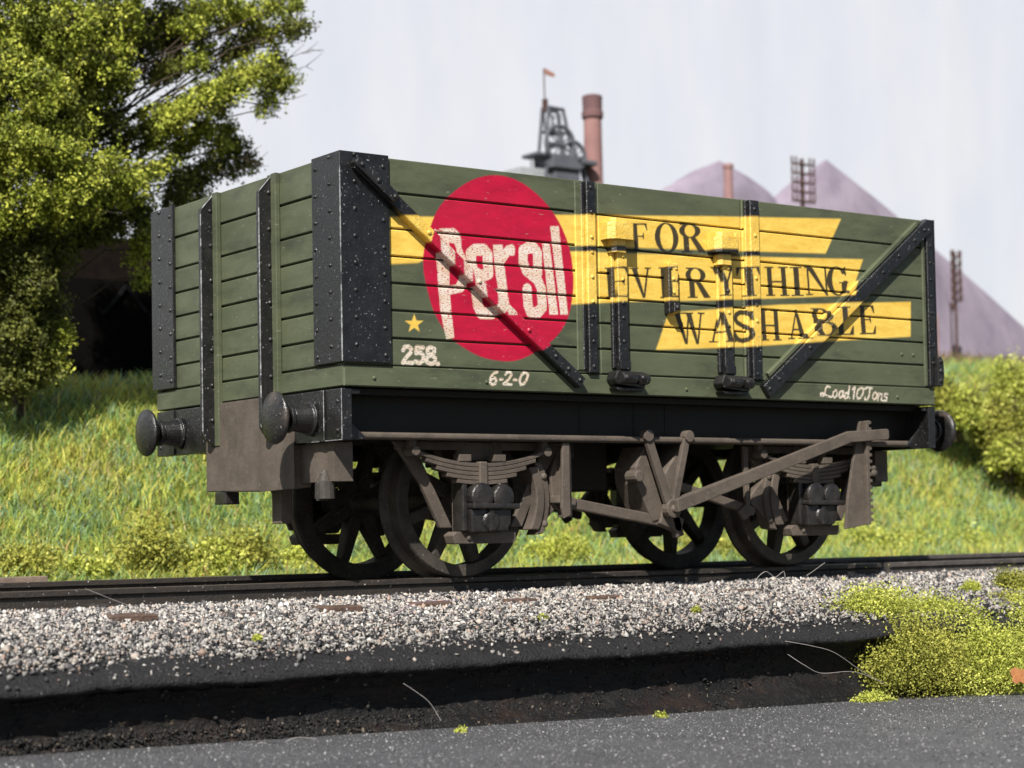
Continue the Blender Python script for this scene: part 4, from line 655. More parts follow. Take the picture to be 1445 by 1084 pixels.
# ================================================================= LOOSE STUFF
ICO = None
def ico():
    b = bmesh.new(); bmesh.ops.create_icosphere(b, subdivisions=1, radius=1); V = np.array([v.co[:] for v in b.verts]); F = np.array([[v.index for v in f.verts] for f in b.faces]); b.free(); return V, F
IV, IF = ico()
def scatter_stones(name, P, S, cols, m, kind='stuff'):
    n = len(P); V = []; nv = len(IV)
    jit = RNG.uniform(.35, 1.4, (n, nv, 1)); sc = RNG.uniform(.4, 1.6, (n, 1, 3))
    v = IV[None] * jit * sc * S[:, None, None]
    a = RNG.uniform(0, 6.28, n); c, s = np.cos(a)[:, None], np.sin(a)[:, None]
    v = np.stack([v[..., 0] * c - v[..., 1] * s, v[..., 0] * s + v[..., 1] * c, v[..., 2]], -1) + P[:, None]
    F = (IF[None] + (np.arange(n) * nv)[:, None, None]).reshape(-1, 3)
    return fast_mesh(name, v.reshape(-1, 3), F, m, np.repeat(cols, len(IF), 0), kind)
M['stone'] = mat('ballast_stone', (1, 1, 1), None, 20, .62, .5, 60, .35, attr=True)
M['stone'].node_tree.nodes['Principled BSDF'].inputs['Specular IOR Level'].default_value = .45
n = 165000
xb = np.where(RNG.random(n) < .87, RNG.uniform(-3.2, 6.6, n), np.where(RNG.random(n) < .5, RNG.uniform(-5.5, -3.2, n), RNG.uniform(6.6, 9.5, n))); yb = np.where(RNG.random(n) < .04, RNG.uniform(-1.0, -.86, n), RNG.uniform(-.9, .52, n))
bz = np.interp(yb, [-1.02, -.93, -.86, -.45, 0, .2, .45], [-.44, -.375, -.345, -.265, -.195, -.165, -.135])
fade = np.clip((yb + .93 + .05 * nz(xb, yb, 2.5, 78)) / .22, 0, 1); keep = RNG.random(n) < (.22 + .78 * fade) * np.interp(yb, [-.9, -.5, -.2, .15], [.34, .40, .55, 1]) * (1 + .25 * nz(xb, yb * 2, 5, 77))
S = RNG.uniform(.0045, .0115, n) * np.where(RNG.random(n) < .06, 1.6, 1); pal = np.array([(.36, .34, .31), (.26, .25, .24), (.40, .345, .30), (.52, .50, .47), (.10, .095, .10), (.03, .03, .032), (.34, .25, .20), (.15, .14, .14), (.012, .012, .014)])
pw = np.array([.16, .13, .12, .10, .12, .14, .04, .07, .12]); ci = RNG.choice(len(pal), n, p=pw / pw.sum())
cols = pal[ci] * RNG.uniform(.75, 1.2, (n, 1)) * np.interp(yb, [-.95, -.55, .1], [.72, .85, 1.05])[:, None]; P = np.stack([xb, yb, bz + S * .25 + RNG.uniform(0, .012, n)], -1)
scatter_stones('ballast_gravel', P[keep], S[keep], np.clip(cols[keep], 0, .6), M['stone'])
# ballast between and behind the rails
n = 9000; xb = RNG.uniform(-4, 9, n); yb = RNG.uniform(.7, 3.4, n); S = RNG.uniform(.015, .03, n); ci = RNG.choice(len(pal), n, p=pw / pw.sum())
yb = np.where((yb > 1.8) & (yb < 1.96), yb + .2, yb)
scatter_stones('ballast_gravel', np.stack([xb, yb, -.135 + S * .2 + tilt(xb)], -1), S, pal[ci], M['stone'])
# dark grit on the trackbed foot and the undercut edge
n = 9000; xb = RNG.uniform(-4.2, 6, n); t = RNG.random(n); zb = np.where(t < .7, RNG.uniform(-.80, -.69, n), np.where(t < .85, RNG.uniform(-.53, -.47, n), RNG.uniform(-.7, -.5, n)))
yb = np.interp(zb, [-.82, -.775, -.725, -.65, -.53, -.475], [-1.01, -.97, -.90, -.86, -.885, -.94]) + RNG.uniform(-.015, .01, n)
S = RNG.uniform(.004, .011, n); gp = np.array([(.006, .006, .006), (.012, .011, .01), (.04, .03, .022), (.11, .09, .07), (.004, .004, .005)]); ci = RNG.choice(5, n, p=[.34, .3, .12, .05, .19])
scatter_stones('trackbed_grit', np.stack([xb, yb, zb - .0205 * np.where(t < .7, xb, 0) * .6], -1), S, gp[ci], M['stone'])
# road chippings
n = 42000; xb = RNG.uniform(-3.4, 4.9, n); yb = RNG.uniform(-4.3, -1.0, n) ; S = RNG.uniform(.0025, .006, n); rp = np.array([(.075, .075, .08), (.13, .13, .135), (.28, .28, .28), (.03, .03, .032)]); ci = RNG.choice(4, n, p=[.45, .28, .09, .18])
scatter_stones('road_chippings', np.stack([xb, yb, -.775 - .0205 * xb + nz(xb, yb, .9, 9) * .012], -1), S, rp[ci], M['stone'])

# grass blades
M['blade'] = mat('grass_blades', (1, 1, 1), None, 8, .7, .0, 20, .15, attr=True, transl=.4)
def blades(name, P, Ls, wid, cols, lean=.35):
    n = len(P); a = RNG.uniform(0, 6.28, n); d = np.stack([np.cos(a), np.sin(a), np.zeros(n)], -1); b = RNG.uniform(0, 6.28, n); t = np.stack([np.cos(b), np.sin(b), np.zeros(n)], -1)
    l1 = RNG.uniform(0, lean, (n, 1)); l2 = l1 + RNG.uniform(.1, .8, (n, 1)); z = np.array([0, 0, 1.])
    m1 = P + (z + t * l1) * (Ls * .5)[:, None]; m2 = m1 + (z * .8 + t * l2) * (Ls * .5)[:, None]; w_ = wid[:, None]
    V = np.stack([P - d * w_, P + d * w_, m1 + d * w_ * .75, m1 - d * w_ * .75, m2 + d * w_ * .12, m2 - d * w_ * .12], 1).reshape(-1, 3)
    k = np.arange(n)[:, None] * 6; F = np.concatenate([k + [0, 1, 2, 3], k + [3, 2, 4, 5]], 0)
    return fast_mesh(name, V, F, M['blade'], np.concatenate([cols, cols]), 'stuff')
n = 195000
yb = 4.3 + RNG.random(n) * 3.3; u = RNG.random(n); xb = np.where(u < .45, RNG.uniform(-1, 3.5, n), np.where(u < .68, RNG.uniform(3.5, 8, n), RNG.uniform(8, 13.2, n))) + (yb - 4.3) * .6
xb = np.where(RNG.random(n) < .17, np.where(RNG.random(n) < .5, RNG.uniform(-5, 1, n), RNG.uniform(13, 20, n)), xb)
pn = nz(xb, yb * 1.6, 2.6, 21); pm = nz(xb, yb * 1.6, 6., 22)
gpal = np.array([(.38, .46, .11), (.26, .40, .14), (.54, .55, .12), (.60, .56, .15), (.55, .36, .15), (.50, .44, .22), (.29, .42, .27)])
wts = np.stack([1 + pn * .3, .9 - pn, .8 + pm, .26 + pn * .7 + pm * .3, .07 + pm * .25, .2 + pn * .2, .5 - pm], -1).clip(.02); wts = wts.cumsum(1) / wts.sum(1, keepdims=True)
ci = (RNG.random((n, 1)) > wts).sum(1).clip(0, 6); cols = gpal[ci] * RNG.uniform(.75, 1.25, (n, 1))
Ls = RNG.uniform(.05, .13, n) * np.where(RNG.random(n) < .2, 1.8, 1); P = np.stack([xb, yb, bank_z(xb, yb) - .01], -1)
blades('grass', P, Ls, RNG.uniform(.005, .010, n), cols, .5)
# brown reeds along the bank top
n = 5000; xb = RNG.uniform(10, 17, n); yb = RNG.uniform(7.6, 9.5, n); cols = np.array([(.26, .15, .10), (.30, .22, .12), (.18, .12, .10), (.2, .2, .07)])[RNG.integers(0, 4, n)]
blades('dry_reeds', np.stack([xb, yb, bank_z(xb, yb)], -1), RNG.uniform(.15, .34, n), RNG.uniform(.007, .014, n), cols, .2)

# leaf clumps
M['leaf'] = mat('leaf_flock', (1, 1, 1), None, 8, .6, .0, 20, .25, attr=True, transl=.22)
M['treeleaf'] = mat('tree_flock', (1, 1, 1), None, 8, .6, .0, 20, .25, attr=True, transl=.12)
M['bark'] = mat('tree_bark', (.075, .055, .038), (.04, .03, .022), 9, .8, .6, 40, .2)
def leaves(C, spread, size, cols, flat=None):
    # small folded leaf faces scattered round the points C
    n = len(C); P = C + RNG.normal(0, 1, (n, 3)) * spread
    u = RNG.normal(0, 1, (n, 3)); u /= np.linalg.norm(u, axis=1, keepdims=True); v = np.cross(u, RNG.normal(0, 1, (n, 3))); v /= np.linalg.norm(v, axis=1, keepdims=True) + 1e-9
    s = (size * RNG.uniform(.6, 1.3, n))[:, None]; w_ = np.cross(u, v)
    V = np.stack([P - u * s, P + v * s * .55 + w_ * s * .15, P + u * s, P - v * s * .55 + w_ * s * .15], 1).reshape(-1, 3)
    return V, np.arange(n * 4).reshape(-1, 4), cols
def jitter_cols(base, n, s=.25):
    base = np.array(base); c = base[RNG.integers(0, len(base), n)] * RNG.uniform(1 - s, 1 + s, (n, 1)); return c
def clump(name, c, r, nsub, nleaf, size, base, label, cat, group=None, shade=None):
    # a low cushion: many little tufts over a squashed dome
    c = np.array(c, float); r = np.array(r, float)
    d = RNG.normal(0, 1, (nsub, 3)); d[:, 2] = np.abs(d[:, 2]) * 1.1 - .15; d /= np.linalg.norm(d, axis=1, keepdims=True)
    k = (RNG.random((nsub, 1)) ** .35) * (.84 + .36 * nz(d[:, 0] * 3, d[:, 1] * 3 + d[:, 2] * 2.5, 2.0, int(abs(c[0]) * 97 + 3))[:, None])
    S = c + d * r * k; C = np.repeat(S, nleaf, 0)
    bc = np.repeat(jitter_cols(base, nsub, .2), nleaf, 0) * RNG.uniform(.8, 1.2, (nsub * nleaf, 1))
    V, F, cc = leaves(C, r.mean() * .13 + size * .6, size, bc)
    return tag(fast_mesh(name, V, F, M['leaf'], cc, origin=c), label, cat, group)
YG = [(.42, .45, .075), (.35, .385, .065), (.52, .53, .13), (.27, .31, .05)]
OL = [(.33, .33, .06), (.26, .265, .045), (.42, .42, .09), (.19, .20, .035)]
B = 'low bushes along the foot of the bank'
for (x, y, z, rx, rz, base, lab, ln_) in [
    (-.15, 4.65, -.08, .36, .34, OL, 'low olive bush at the left edge of the foot of the bank', 1),
    (.42, 4.6, -.10, .26, .22, YG, 'small yellow green bush between the two olive bushes left of the wagon', 1),
    (.95, 4.62, -.08, .36, .53, OL, 'tallest olive bush behind the track, just left of the near wheels', 1),
    (1.42, 4.55, -.10, .30, .34, YG, 'bright bush against the right side of the tallest olive bush', 1),
    (1.85, 4.75, -.06, .34, .40, OL, 'olive bush right behind the coupling end of the wagon', 1),
    (2.4, 4.7, -.08, .32, .22, YG, 'yellow green bush glimpsed through the spokes of the near wheels', 1),
    (9.45, 4.9, -.1, .5, .34, YG, 'yellow green bush right of the far axle box, at the bank foot', 1),
    (10.2, 5.0, -.12, .40, .26, YG, 'smaller yellow green bush near the middle of the bank foot right of the wagon', 1),
    (11.1, 5.0, -.15, .48, .32, YG, 'yellow green bush at the right edge of the bank foot', 1),
    (5.2, 4.8, -.05, .4, .2, YG, 'flat yellow green bush seen under the middle of the wagon', 1),
    (7.1, 4.85, -.06, .4, .2, OL, 'flat olive bush seen under the wagon between the far wheels', 1)]:
    clump('bush', (x, y, z), (rx, rx * .8, rz), 160, 26, .02, base, lab, 'bush', B)
B = 'taller shrubs on the bank to the right of the wagon'
for (x, y, z, r, rz, base, lab) in [
    (12.95, 5.75, 1.55, .42, .66, YG, 'tall shrub at the right edge of the photo, rising above the bank top'),
    (11.85, 5.7, 1.45, .34, .42, YG, 'round shrub behind the far buffer, left of the tall shrub'),
    (12.40, 5.6, 1.25, .36, .50, OL, 'olive shrub between the round shrub and the tall shrub'),
    (12.85, 5.45, .80, .46, .48, OL, 'broad olive shrub halfway down the bank at the right edge'),
    (12.35, 5.4, .95, .30, .34, YG, 'small bright shrub low on the bank beside the broad olive one'),
    (11.55, 5.8, 1.62, .30, .34, OL, 'low shrub on the bank half hidden behind the corner of the wagon')]:
    o = clump('shrub', (x, y, z), (r, r * .7, rz), 260, 30, .026, base, lab, 'shrub', B)
    m = MB()
    for k in range(7): m.tube([(x + random.uniform(-.1, .1), y, z - .25), (x + random.uniform(-r, r) * .5, y - .1, z + rz * .4), (x + random.uniform(-r, r) * .8, y - .2 + random.uniform(-.2, .2), z + rz * .95)], .012, 5, .004)
    m.build('stem', M['bark'], o)
B = 'moss clumps on the trackbed edge'
for (x, y, z, r, base, lab) in [
    (3.62, -.66, -.46, (.42, .30, .30), YG, 'bright moss clump on the ballast edge, furthest left of the moss'),
    (3.60, -1.0, -.72, (.44, .30, .38), OL, 'darker moss clump hanging over the trackbed edge down to the road'),
    (4.22, -1.06, -.80, (.52, .30, .42), YG, 'big bright moss clump low down on the road edge, holding an orange leaf'),
    (4.15, -.72, -.48, (.46, .28, .22), YG, 'wide moss cushion on the ballast above the orange leaf'),
    (4.95, -.88, -.66, (.48, .28, .40), YG, 'moss clump low on the trackbed at the right edge of the photo'),
    (5.05, -.55, -.42, (.26, .22, .16), OL, 'flat olive moss on the ballast under the upright tuft at the right edge'),
    (5.48, -.28, -.30, (.13, .13, .22), OL, 'little upright moss tuft beside the rail at the right edge'),
    (5.0, -.28, -.26, (.07, .06, .09), YG, 'tiny green sprig alone on the pale ballast between moss and rail'),
    (3.12, -1.10, -.86, (.17, .08, .06), YG, 'thin scrap of moss on the road under the trackbed edge')]:
    v = r[0] * r[1]; clump('moss_clump', (x, y, z), r, int(130 + 3600 * v), 58, .0095, base, lab, 'moss', B)
for (x, y, z) in ((1.35, -1.16, -.80), (-.05, -1.2, -.775), (2.2, -.5, -.26), (1.05, -.45, -.26), (-.9, -.6, -.28)):
    clump('moss_crumb', (x, y, z), (.035, .03, .025), 14, 16, .009, YG, 'crumb of bright green moss fallen loose on the grey road or ballast', 'moss', 'loose moss crumbs')
M['orange'] = mat('dry_leaf', (.50, .22, .09), (.40, .17, .07), 20, .6, .2, 60, .2)
V = []; lf = MB()
for a0, ln_ in ((0.5, .085), (1.5, .06), (2.5, .10), (3.3, .075), (5.6, .05)):
    ca, sa = math.cos(a0), math.sin(a0); pr = [(-.2, .1), (.35, .42), (.75, .30), (1, .05), (.7, -.34), (.3, -.40)]
    lf.prism([(4.10 + (u * ca - v * sa) * ln_, -.735 + (u * sa + v * ca) * ln_) for u, v in pr], -1.43 - a0 * .004, -1.424 - a0 * .004)
tag(lf.build('dry_leaf', M['orange']), 'crumpled orange leaf caught in the front of the big moss clump', 'leaf')

# stray fibres
M['fibre'] = mat('fibre', (.40, .37, .36), None, 9, .5, 0, 20, .4); M['fibrep'] = mat('fibre_purple', (.30, .18, .26), None, 9, .5, 0, 20, .4)
def fibre(pts, r, label, m='fibre'):
    P = []; pts = [Vector(p) for p in pts]
    for i in range(len(pts) - 1):
        p0, p1, p2, p3 = pts[max(0, i - 1)], pts[i], pts[i + 1], pts[min(len(pts) - 1, i + 2)]
        for k in range(6):
            t = k / 6; P.append(.5 * ((2 * p1) + (p2 - p0) * t + (2 * p0 - 5 * p1 + 4 * p2 - p3) * t * t + (3 * p1 - p0 - 3 * p2 + p3) * t ** 3))
    P.append(pts[-1]); return tag(MB().tube(P, r, 5).build('loose_fibre', M[m]), label, 'fibre', 'stray fibres on the track')
fibre([(.11, -.2, -.235), (.25, -.2, -.175), (.36, -.2, -.14), (.6, -.2, -.135)], .0018, 'purple fibre curling up from the ballast below the near wheel', 'fibrep')
fibre([(3.36, .2, -.13), (3.40, .2, -.085), (3.47, .2, -.055), (3.55, .2, -.095), (3.6, .2, -.075), (3.64, .2, -.06), (3.65, .2, -.12)], .0018, 'white squiggle of fibre against the rail by the far wheel')
fibre([(2.40, -1.08, -.43), (2.60, -1.12, -.47), (2.78, -1.12, -.52), (3.0, -1.12, -.64), (3.22, -1.1, -.73)], .0015, 'upper of the two long white fibres drooping to the moss')
fibre([(2.42, -1.08, -.51), (2.52, -1.12, -.58), (2.66, -1.12, -.635), (2.95, -1.12, -.645), (3.24, -1.1, -.745)], .0015, 'lower of the two long white fibres drooping to the moss')
fibre([(-.33, -1.1, -.51), (-.25, -1.1, -.56), (-.17, -1.1, -.62), (-.10, -1.1, -.72)], .0015, 'short white fibre hanging down the trackbed below the near wheel')
fibre([(-1.25, -1.1, -.80), (-1.18, -1.12, -.745), (-1.08, -1.12, -.765), (-.98, -1.12, -.735), (-.86, -1.12, -.75)], .0015, 'wavy white fibre lying at the foot of the trackbed on the left')
fibre([(3.95, .3, -.10), (4.06, .3, -.05), (4.14, .3, -.01)], .0014, 'short straight fibre leaning on the rail beyond the far wheel')
fibre([(-1.55, .1, .0), (-1.3, .1, -.10), (-1.08, .05, -.17)], .0014, 'long straight fibre slanting down from the rail at the left')

# ================================================================= TREE
def leafy_tree(base, pads, label, trunk_top, nleaf=1.0):
    t = empty('tree', base, label, 'tree'); bx, by, bz = base
    m = MB(); m.tube([(bx, by, bz - .15), (bx + .03, by, bz + .7), (bx - .04, by + .05, bz + 1.5), trunk_top], .055, 10, .03)
    tw = MB(); VV, FF, CC = [], [], []; nv = 0
    for (x, y, z, rx, ry, rz, k, pal_) in pads:
        c = np.array((x, y, z)); r = np.array((rx, ry, rz))
        h = min(max((z - bz) * .55, .3), trunk_top[2] - bz); st = Vector((bx, by + .03, bz + h))
        mid = st.lerp(Vector((x, y, z - rz * .3)), .55) + Vector((0, 0, .12))
        j1, j2 = [Vector((random.uniform(-.12, .12), random.uniform(-.1, .1), random.uniform(-.08, .12))) for _ in '12']
        tw.tube([mid.lerp(st, .5) + j1 * .5, mid + j1, mid.lerp(Vector((x, y, z - rz * .2)), .5) + j2, Vector((x, y, z - rz * .2))], .012, 5, .005)
        ns = int(330 * k * (rx * rz / .25) ** .75 * nleaf); d = RNG.normal(0, 1, (ns, 3)); d /= np.linalg.norm(d, axis=1, keepdims=True)
        o_ = d * r * (RNG.random((ns, 1)) ** .5) * (1 + .45 * nz(d[:, 0] * 4 + x, d[:, 2] * 4 + z, 2.2, 31)[:, None])
        up = (.32 if x > .9 else -.1); o_[:, 2] += o_[:, 0] * up; S = c + o_
        S = S[(nz(S[:, 0] * 1.0, S[:, 2] * 1.3, 7., 41) + .35 * nz(S[:, 1], S[:, 2], 6., 42)) > (-.45 if x > 1.2 else -.6)]; ns = len(S)
        if ns < 4: continue
        for q in RNG.integers(0, ns, max(3, ns // 9)):
            p = Vector(S[q]); tw.tube([Vector((x, y, z - rz * .2)), Vector((x, y, z - rz * .2)).lerp(p, .6) + Vector((0, 0, .05)), p + (p - Vector(c)) * .28 + Vector((.03, 0, .04))], .008, 4, .0025)
        nl = 34; C = np.repeat(S, nl, 0); col = np.repeat(jitter_cols(pal_, ns, .25), nl, 0) * RNG.uniform(.8, 1.2, (ns * nl, 1))
        V, F, cc = leaves(C, .04, .0205, col); VV.append(V); FF.append(F + nv); CC.append(cc); nv += len(V)
    for p, q, r_ in TWIGS:
        p = Vector(p); q = Vector(q); c1 = p.lerp(q, .5) + Vector((random.uniform(-.05, .05), random.uniform(-.1, .1), random.uniform(-.05, .05))); tw.tube([p, c1, q], r_, 4, .0025)
        for k in range(5): s_ = c1.lerp(q, random.random()); tw.tube([s_, s_ + (q - p).normalized() * random.uniform(.08, .2) + Vector((random.uniform(-.08, .08), 0, random.uniform(-.08, .14)))], .004, 4, .002)
    m.build('trunk', M['bark'], t); tw.build('branches', M['bark'], t)
    fast_mesh('crown', np.concatenate(VV), np.concatenate(FF), M['treeleaf'], np.concatenate(CC), parent=t)
    return t
TREE_LIT = [(.31, .345, .045), (.21, .25, .03), (.40, .42, .065), (.10, .12, .02)]  # leaf tones for sunlit pads, the highlights put into the colour
TREE_SHADE = [(.10, .115, .02), (.07, .08, .018), (.14, .15, .03)]  # darker copy for the crown's shaded interior, shade put into the leaf colour
pads = [(0.65, 6.20, 4.68, 0.67, 0.55, 0.43, 1.00, TREE_LIT),
        (1.40, 6.40, 4.89, 0.43, 0.35, 0.34, 0.90, TREE_LIT),
        (0.50, 6.00, 4.06, 0.55, 0.45, 0.37, 1.00, TREE_LIT),
        (1.22, 6.30, 4.33, 0.46, 0.38, 0.30, 0.90, TREE_LIT),
        (1.16, 6.50, 3.92, 0.49, 0.40, 0.27, 0.80, TREE_SHADE),
        (0.08, 6.20, 4.29, 0.55, 0.45, 0.73, 1.00, TREE_LIT),
        (0.48, 5.80, 3.51, 0.52, 0.42, 0.23, 1.10, TREE_LIT),
        (0.92, 5.80, 3.31, 0.46, 0.38, 0.26, 1.10, TREE_LIT),
        (0.58, 5.90, 3.11, 0.43, 0.35, 0.24, 0.90, TREE_LIT),
        (1.34, 6.00, 3.32, 0.24, 0.20, 0.18, 0.80, TREE_LIT),
        (0.06, 6.00, 3.23, 0.43, 0.35, 0.49, 0.90, TREE_LIT),
        (2.23, 6.90, 5.06, 0.37, 0.30, 0.27, 0.80, TREE_SHADE),
        (2.19, 6.90, 4.71, 0.27, 0.23, 0.18, 0.70, TREE_SHADE),
        (2.49, 6.60, 5.19, 0.37, 0.30, 0.18, 0.80, TREE_LIT),
        (2.94, 6.60, 5.22, 0.27, 0.23, 0.16, 0.70, TREE_LIT),
        (2.61, 6.70, 4.86, 0.43, 0.35, 0.18, 0.80, TREE_SHADE),
        (3.13, 6.60, 5.08, 0.24, 0.20, 0.13, 0.50, TREE_LIT),
        (2.88, 6.50, 4.62, 0.34, 0.28, 0.15, 0.80, TREE_LIT),
        (3.18, 6.50, 4.55, 0.18, 0.15, 0.15, 0.60, TREE_LIT),
        (2.45, 6.40, 4.34, 0.40, 0.33, 0.16, 0.90, TREE_LIT),
        (2.02, 6.40, 4.09, 0.37, 0.30, 0.18, 0.90, TREE_LIT),
        (3.06, 6.50, 4.33, 0.15, 0.12, 0.09, 0.50, TREE_LIT),
        (3.28, 6.60, 4.83, 0.16, 0.13, 0.12, 0.40, TREE_LIT),
        (3.40, 6.60, 5.22, 0.10, 0.08, 0.18, 0.35, TREE_LIT),
        (1.83, 6.60, 3.88, 0.30, 0.25, 0.16, 0.80, TREE_LIT),
        (2.40, 6.60, 4.01, 0.24, 0.20, 0.12, 0.70, TREE_LIT),
        (2.76, 6.80, 3.84, 0.29, 0.24, 0.16, 0.70, TREE_SHADE),
        (2.44, 6.90, 3.62, 0.34, 0.28, 0.16, 0.70, TREE_SHADE),
        (2.99, 6.80, 3.80, 0.15, 0.12, 0.11, 0.50, TREE_SHADE),
        (2.31, 6.80, 3.40, 0.30, 0.25, 0.15, 0.60, TREE_SHADE),
        (2.88, 6.80, 3.99, 0.09, 0.07, 0.11, 0.50, TREE_LIT),
        (1.65, 6.30, 3.17, 0.18, 0.15, 0.16, 0.80, TREE_SHADE),
        (1.68, 6.30, 2.88, 0.13, 0.11, 0.22, 0.80, TREE_LIT),
        (1.71, 6.30, 2.63, 0.09, 0.07, 0.17, 0.60, TREE_LIT),
        (1.47, 6.60, 3.07, 0.30, 0.25, 0.16, 0.60, TREE_SHADE),
        (0.59, 6.40, 2.78, 0.46, 0.38, 0.27, 0.90, TREE_SHADE),
        (0.52, 6.40, 2.41, 0.37, 0.30, 0.30, 0.90, TREE_SHADE),
        (0.78, 6.40, 2.05, 0.20, 0.16, 0.21, 0.90, TREE_SHADE),
        (0.90, 6.30, 2.05, 0.10, 0.08, 0.12, 0.70, TREE_LIT),
        (0.59, 6.50, 1.80, 0.27, 0.23, 0.21, 0.80, TREE_SHADE),
        (0.53, 6.10, 2.50, 0.18, 0.15, 0.24, 0.60, TREE_SHADE),
        (0.11, 6.30, 2.43, 0.37, 0.30, 0.67, 0.90, TREE_SHADE),
        (1.15, 6.50, 2.96, 0.30, 0.25, 0.13, 0.70, TREE_SHADE),
        (0.41, 6.20, 2.02, 0.24, 0.20, 0.24, 0.90, TREE_SHADE),
        (0.38, 6.30, 5.28, 0.67, 0.55, 0.43, 0.90, TREE_LIT),
        (1.04, 6.40, 5.48, 0.55, 0.45, 0.37, 0.90, TREE_LIT),
        (1.69, 6.50, 5.54, 0.49, 0.40, 0.30, 0.80, TREE_LIT),
        (0.85, 6.50, 5.98, 0.61, 0.50, 0.37, 0.80, TREE_LIT),
        (1.50, 6.60, 6.06, 0.49, 0.40, 0.30, 0.80, TREE_LIT),
        (2.36, 6.70, 5.60, 0.37, 0.30, 0.21, 0.70, TREE_LIT),
        (-0.15, 6.40, 4.85, 0.49, 0.40, 0.49, 0.80, TREE_LIT),
        (-0.28, 6.40, 3.93, 0.49, 0.40, 0.49, 0.80, TREE_LIT),
        (1.09, 6.60, 6.51, 0.43, 0.35, 0.27, 0.80, TREE_LIT),
        (0.20, 6.50, 5.80, 0.49, 0.40, 0.37, 0.80, TREE_LIT),
        (2.70, 6.70, 5.62, 0.24, 0.20, 0.15, 0.60, TREE_LIT),
        (1.00, 6.90, 4.49, 0.73, 0.60, 0.55, 0.80, TREE_SHADE),
        (1.76, 6.90, 4.79, 0.49, 0.40, 0.37, 0.80, TREE_SHADE),
        (1.15, 6.80, 3.91, 0.67, 0.55, 0.37, 0.80, TREE_SHADE),
        (0.98, 6.90, 3.01, 0.55, 0.45, 0.30, 0.80, TREE_SHADE),
        (1.35, 6.80, 3.21, 0.43, 0.35, 0.24, 0.80, TREE_SHADE),
        (2.39, 7.00, 5.03, 0.24, 0.20, 0.18, 0.50, TREE_SHADE),
        (0.64, 6.30, 1.73, 0.21, 0.18, 0.17, 0.90, TREE_SHADE),
        (0.84, 6.40, 2.37, 0.16, 0.13, 0.18, 0.70, TREE_SHADE),
        (0.34, 6.20, 1.56, 0.24, 0.20, 0.12, 0.80, TREE_SHADE),
        (0.82, 6.35, 1.83, 0.13, 0.11, 0.21, 0.70, TREE_LIT),
        (2.84, 6.86, 4.13, 0.15, 0.12, 0.08, 0.60, TREE_LIT),
        (1.68, 6.81, 4.96, 0.11, 0.09, 0.05, 0.60, TREE_LIT),
        (1.62, 6.84, 4.86, 0.15, 0.12, 0.05, 0.60, TREE_LIT),
        (1.62, 6.35, 5.10, 0.09, 0.08, 0.08, 0.60, TREE_LIT),
        (2.07, 6.67, 3.65, 0.09, 0.08, 0.08, 0.60, TREE_SHADE),
        (1.67, 6.22, 3.53, 0.11, 0.09, 0.08, 0.60, TREE_LIT),
        (1.43, 6.20, 4.56, 0.14, 0.11, 0.06, 0.60, TREE_LIT),
        (2.04, 6.33, 4.66, 0.12, 0.10, 0.05, 0.60, TREE_LIT),
        (3.58, 6.79, 5.46, 0.07, 0.06, 0.08, 0.60, TREE_LIT),
        (2.25, 6.70, 3.87, 0.13, 0.11, 0.08, 0.60, TREE_LIT),
        (2.22, 6.74, 4.69, 0.08, 0.07, 0.07, 0.60, TREE_LIT),
        (3.04, 6.26, 5.24, 0.11, 0.09, 0.07, 0.60, TREE_LIT),
        (2.04, 6.42, 3.67, 0.10, 0.09, 0.05, 0.60, TREE_LIT),
        (2.44, 6.62, 4.08, 0.16, 0.13, 0.04, 0.60, TREE_SHADE),
        (2.59, 6.50, 3.90, 0.08, 0.06, 0.08, 0.60, TREE_LIT),
        (1.73, 6.29, 3.52, 0.16, 0.13, 0.06, 0.60, TREE_LIT),
        (2.24, 6.41, 4.96, 0.12, 0.10, 0.09, 0.60, TREE_LIT),
        (1.98, 6.46, 4.52, 0.17, 0.14, 0.08, 0.60, TREE_SHADE),
        (1.60, 6.61, 3.87, 0.08, 0.06, 0.06, 0.60, TREE_SHADE),
        (2.96, 6.74, 4.92, 0.14, 0.12, 0.06, 0.60, TREE_LIT),
        (2.52, 6.52, 4.86, 0.15, 0.13, 0.07, 0.60, TREE_LIT),
        (2.24, 6.78, 4.22, 0.11, 0.09, 0.08, 0.60, TREE_SHADE),
        (2.21, 6.30, 4.58, 0.17, 0.14, 0.05, 0.60, TREE_LIT),
        (2.32, 6.65, 4.24, 0.14, 0.12, 0.04, 0.60, TREE_LIT),
        (2.70, 6.73, 4.29, 0.09, 0.07, 0.07, 0.60, TREE_LIT),
        (3.29, 6.28, 5.06, 0.17, 0.14, 0.06, 0.60, TREE_SHADE),
        (1.56, 6.63, 4.40, 0.13, 0.11, 0.05, 0.60, TREE_LIT),
        (1.44, 6.49, 4.46, 0.08, 0.07, 0.08, 0.60, TREE_LIT),
        (2.17, 6.59, 5.03, 0.13, 0.10, 0.06, 0.60, TREE_LIT)]
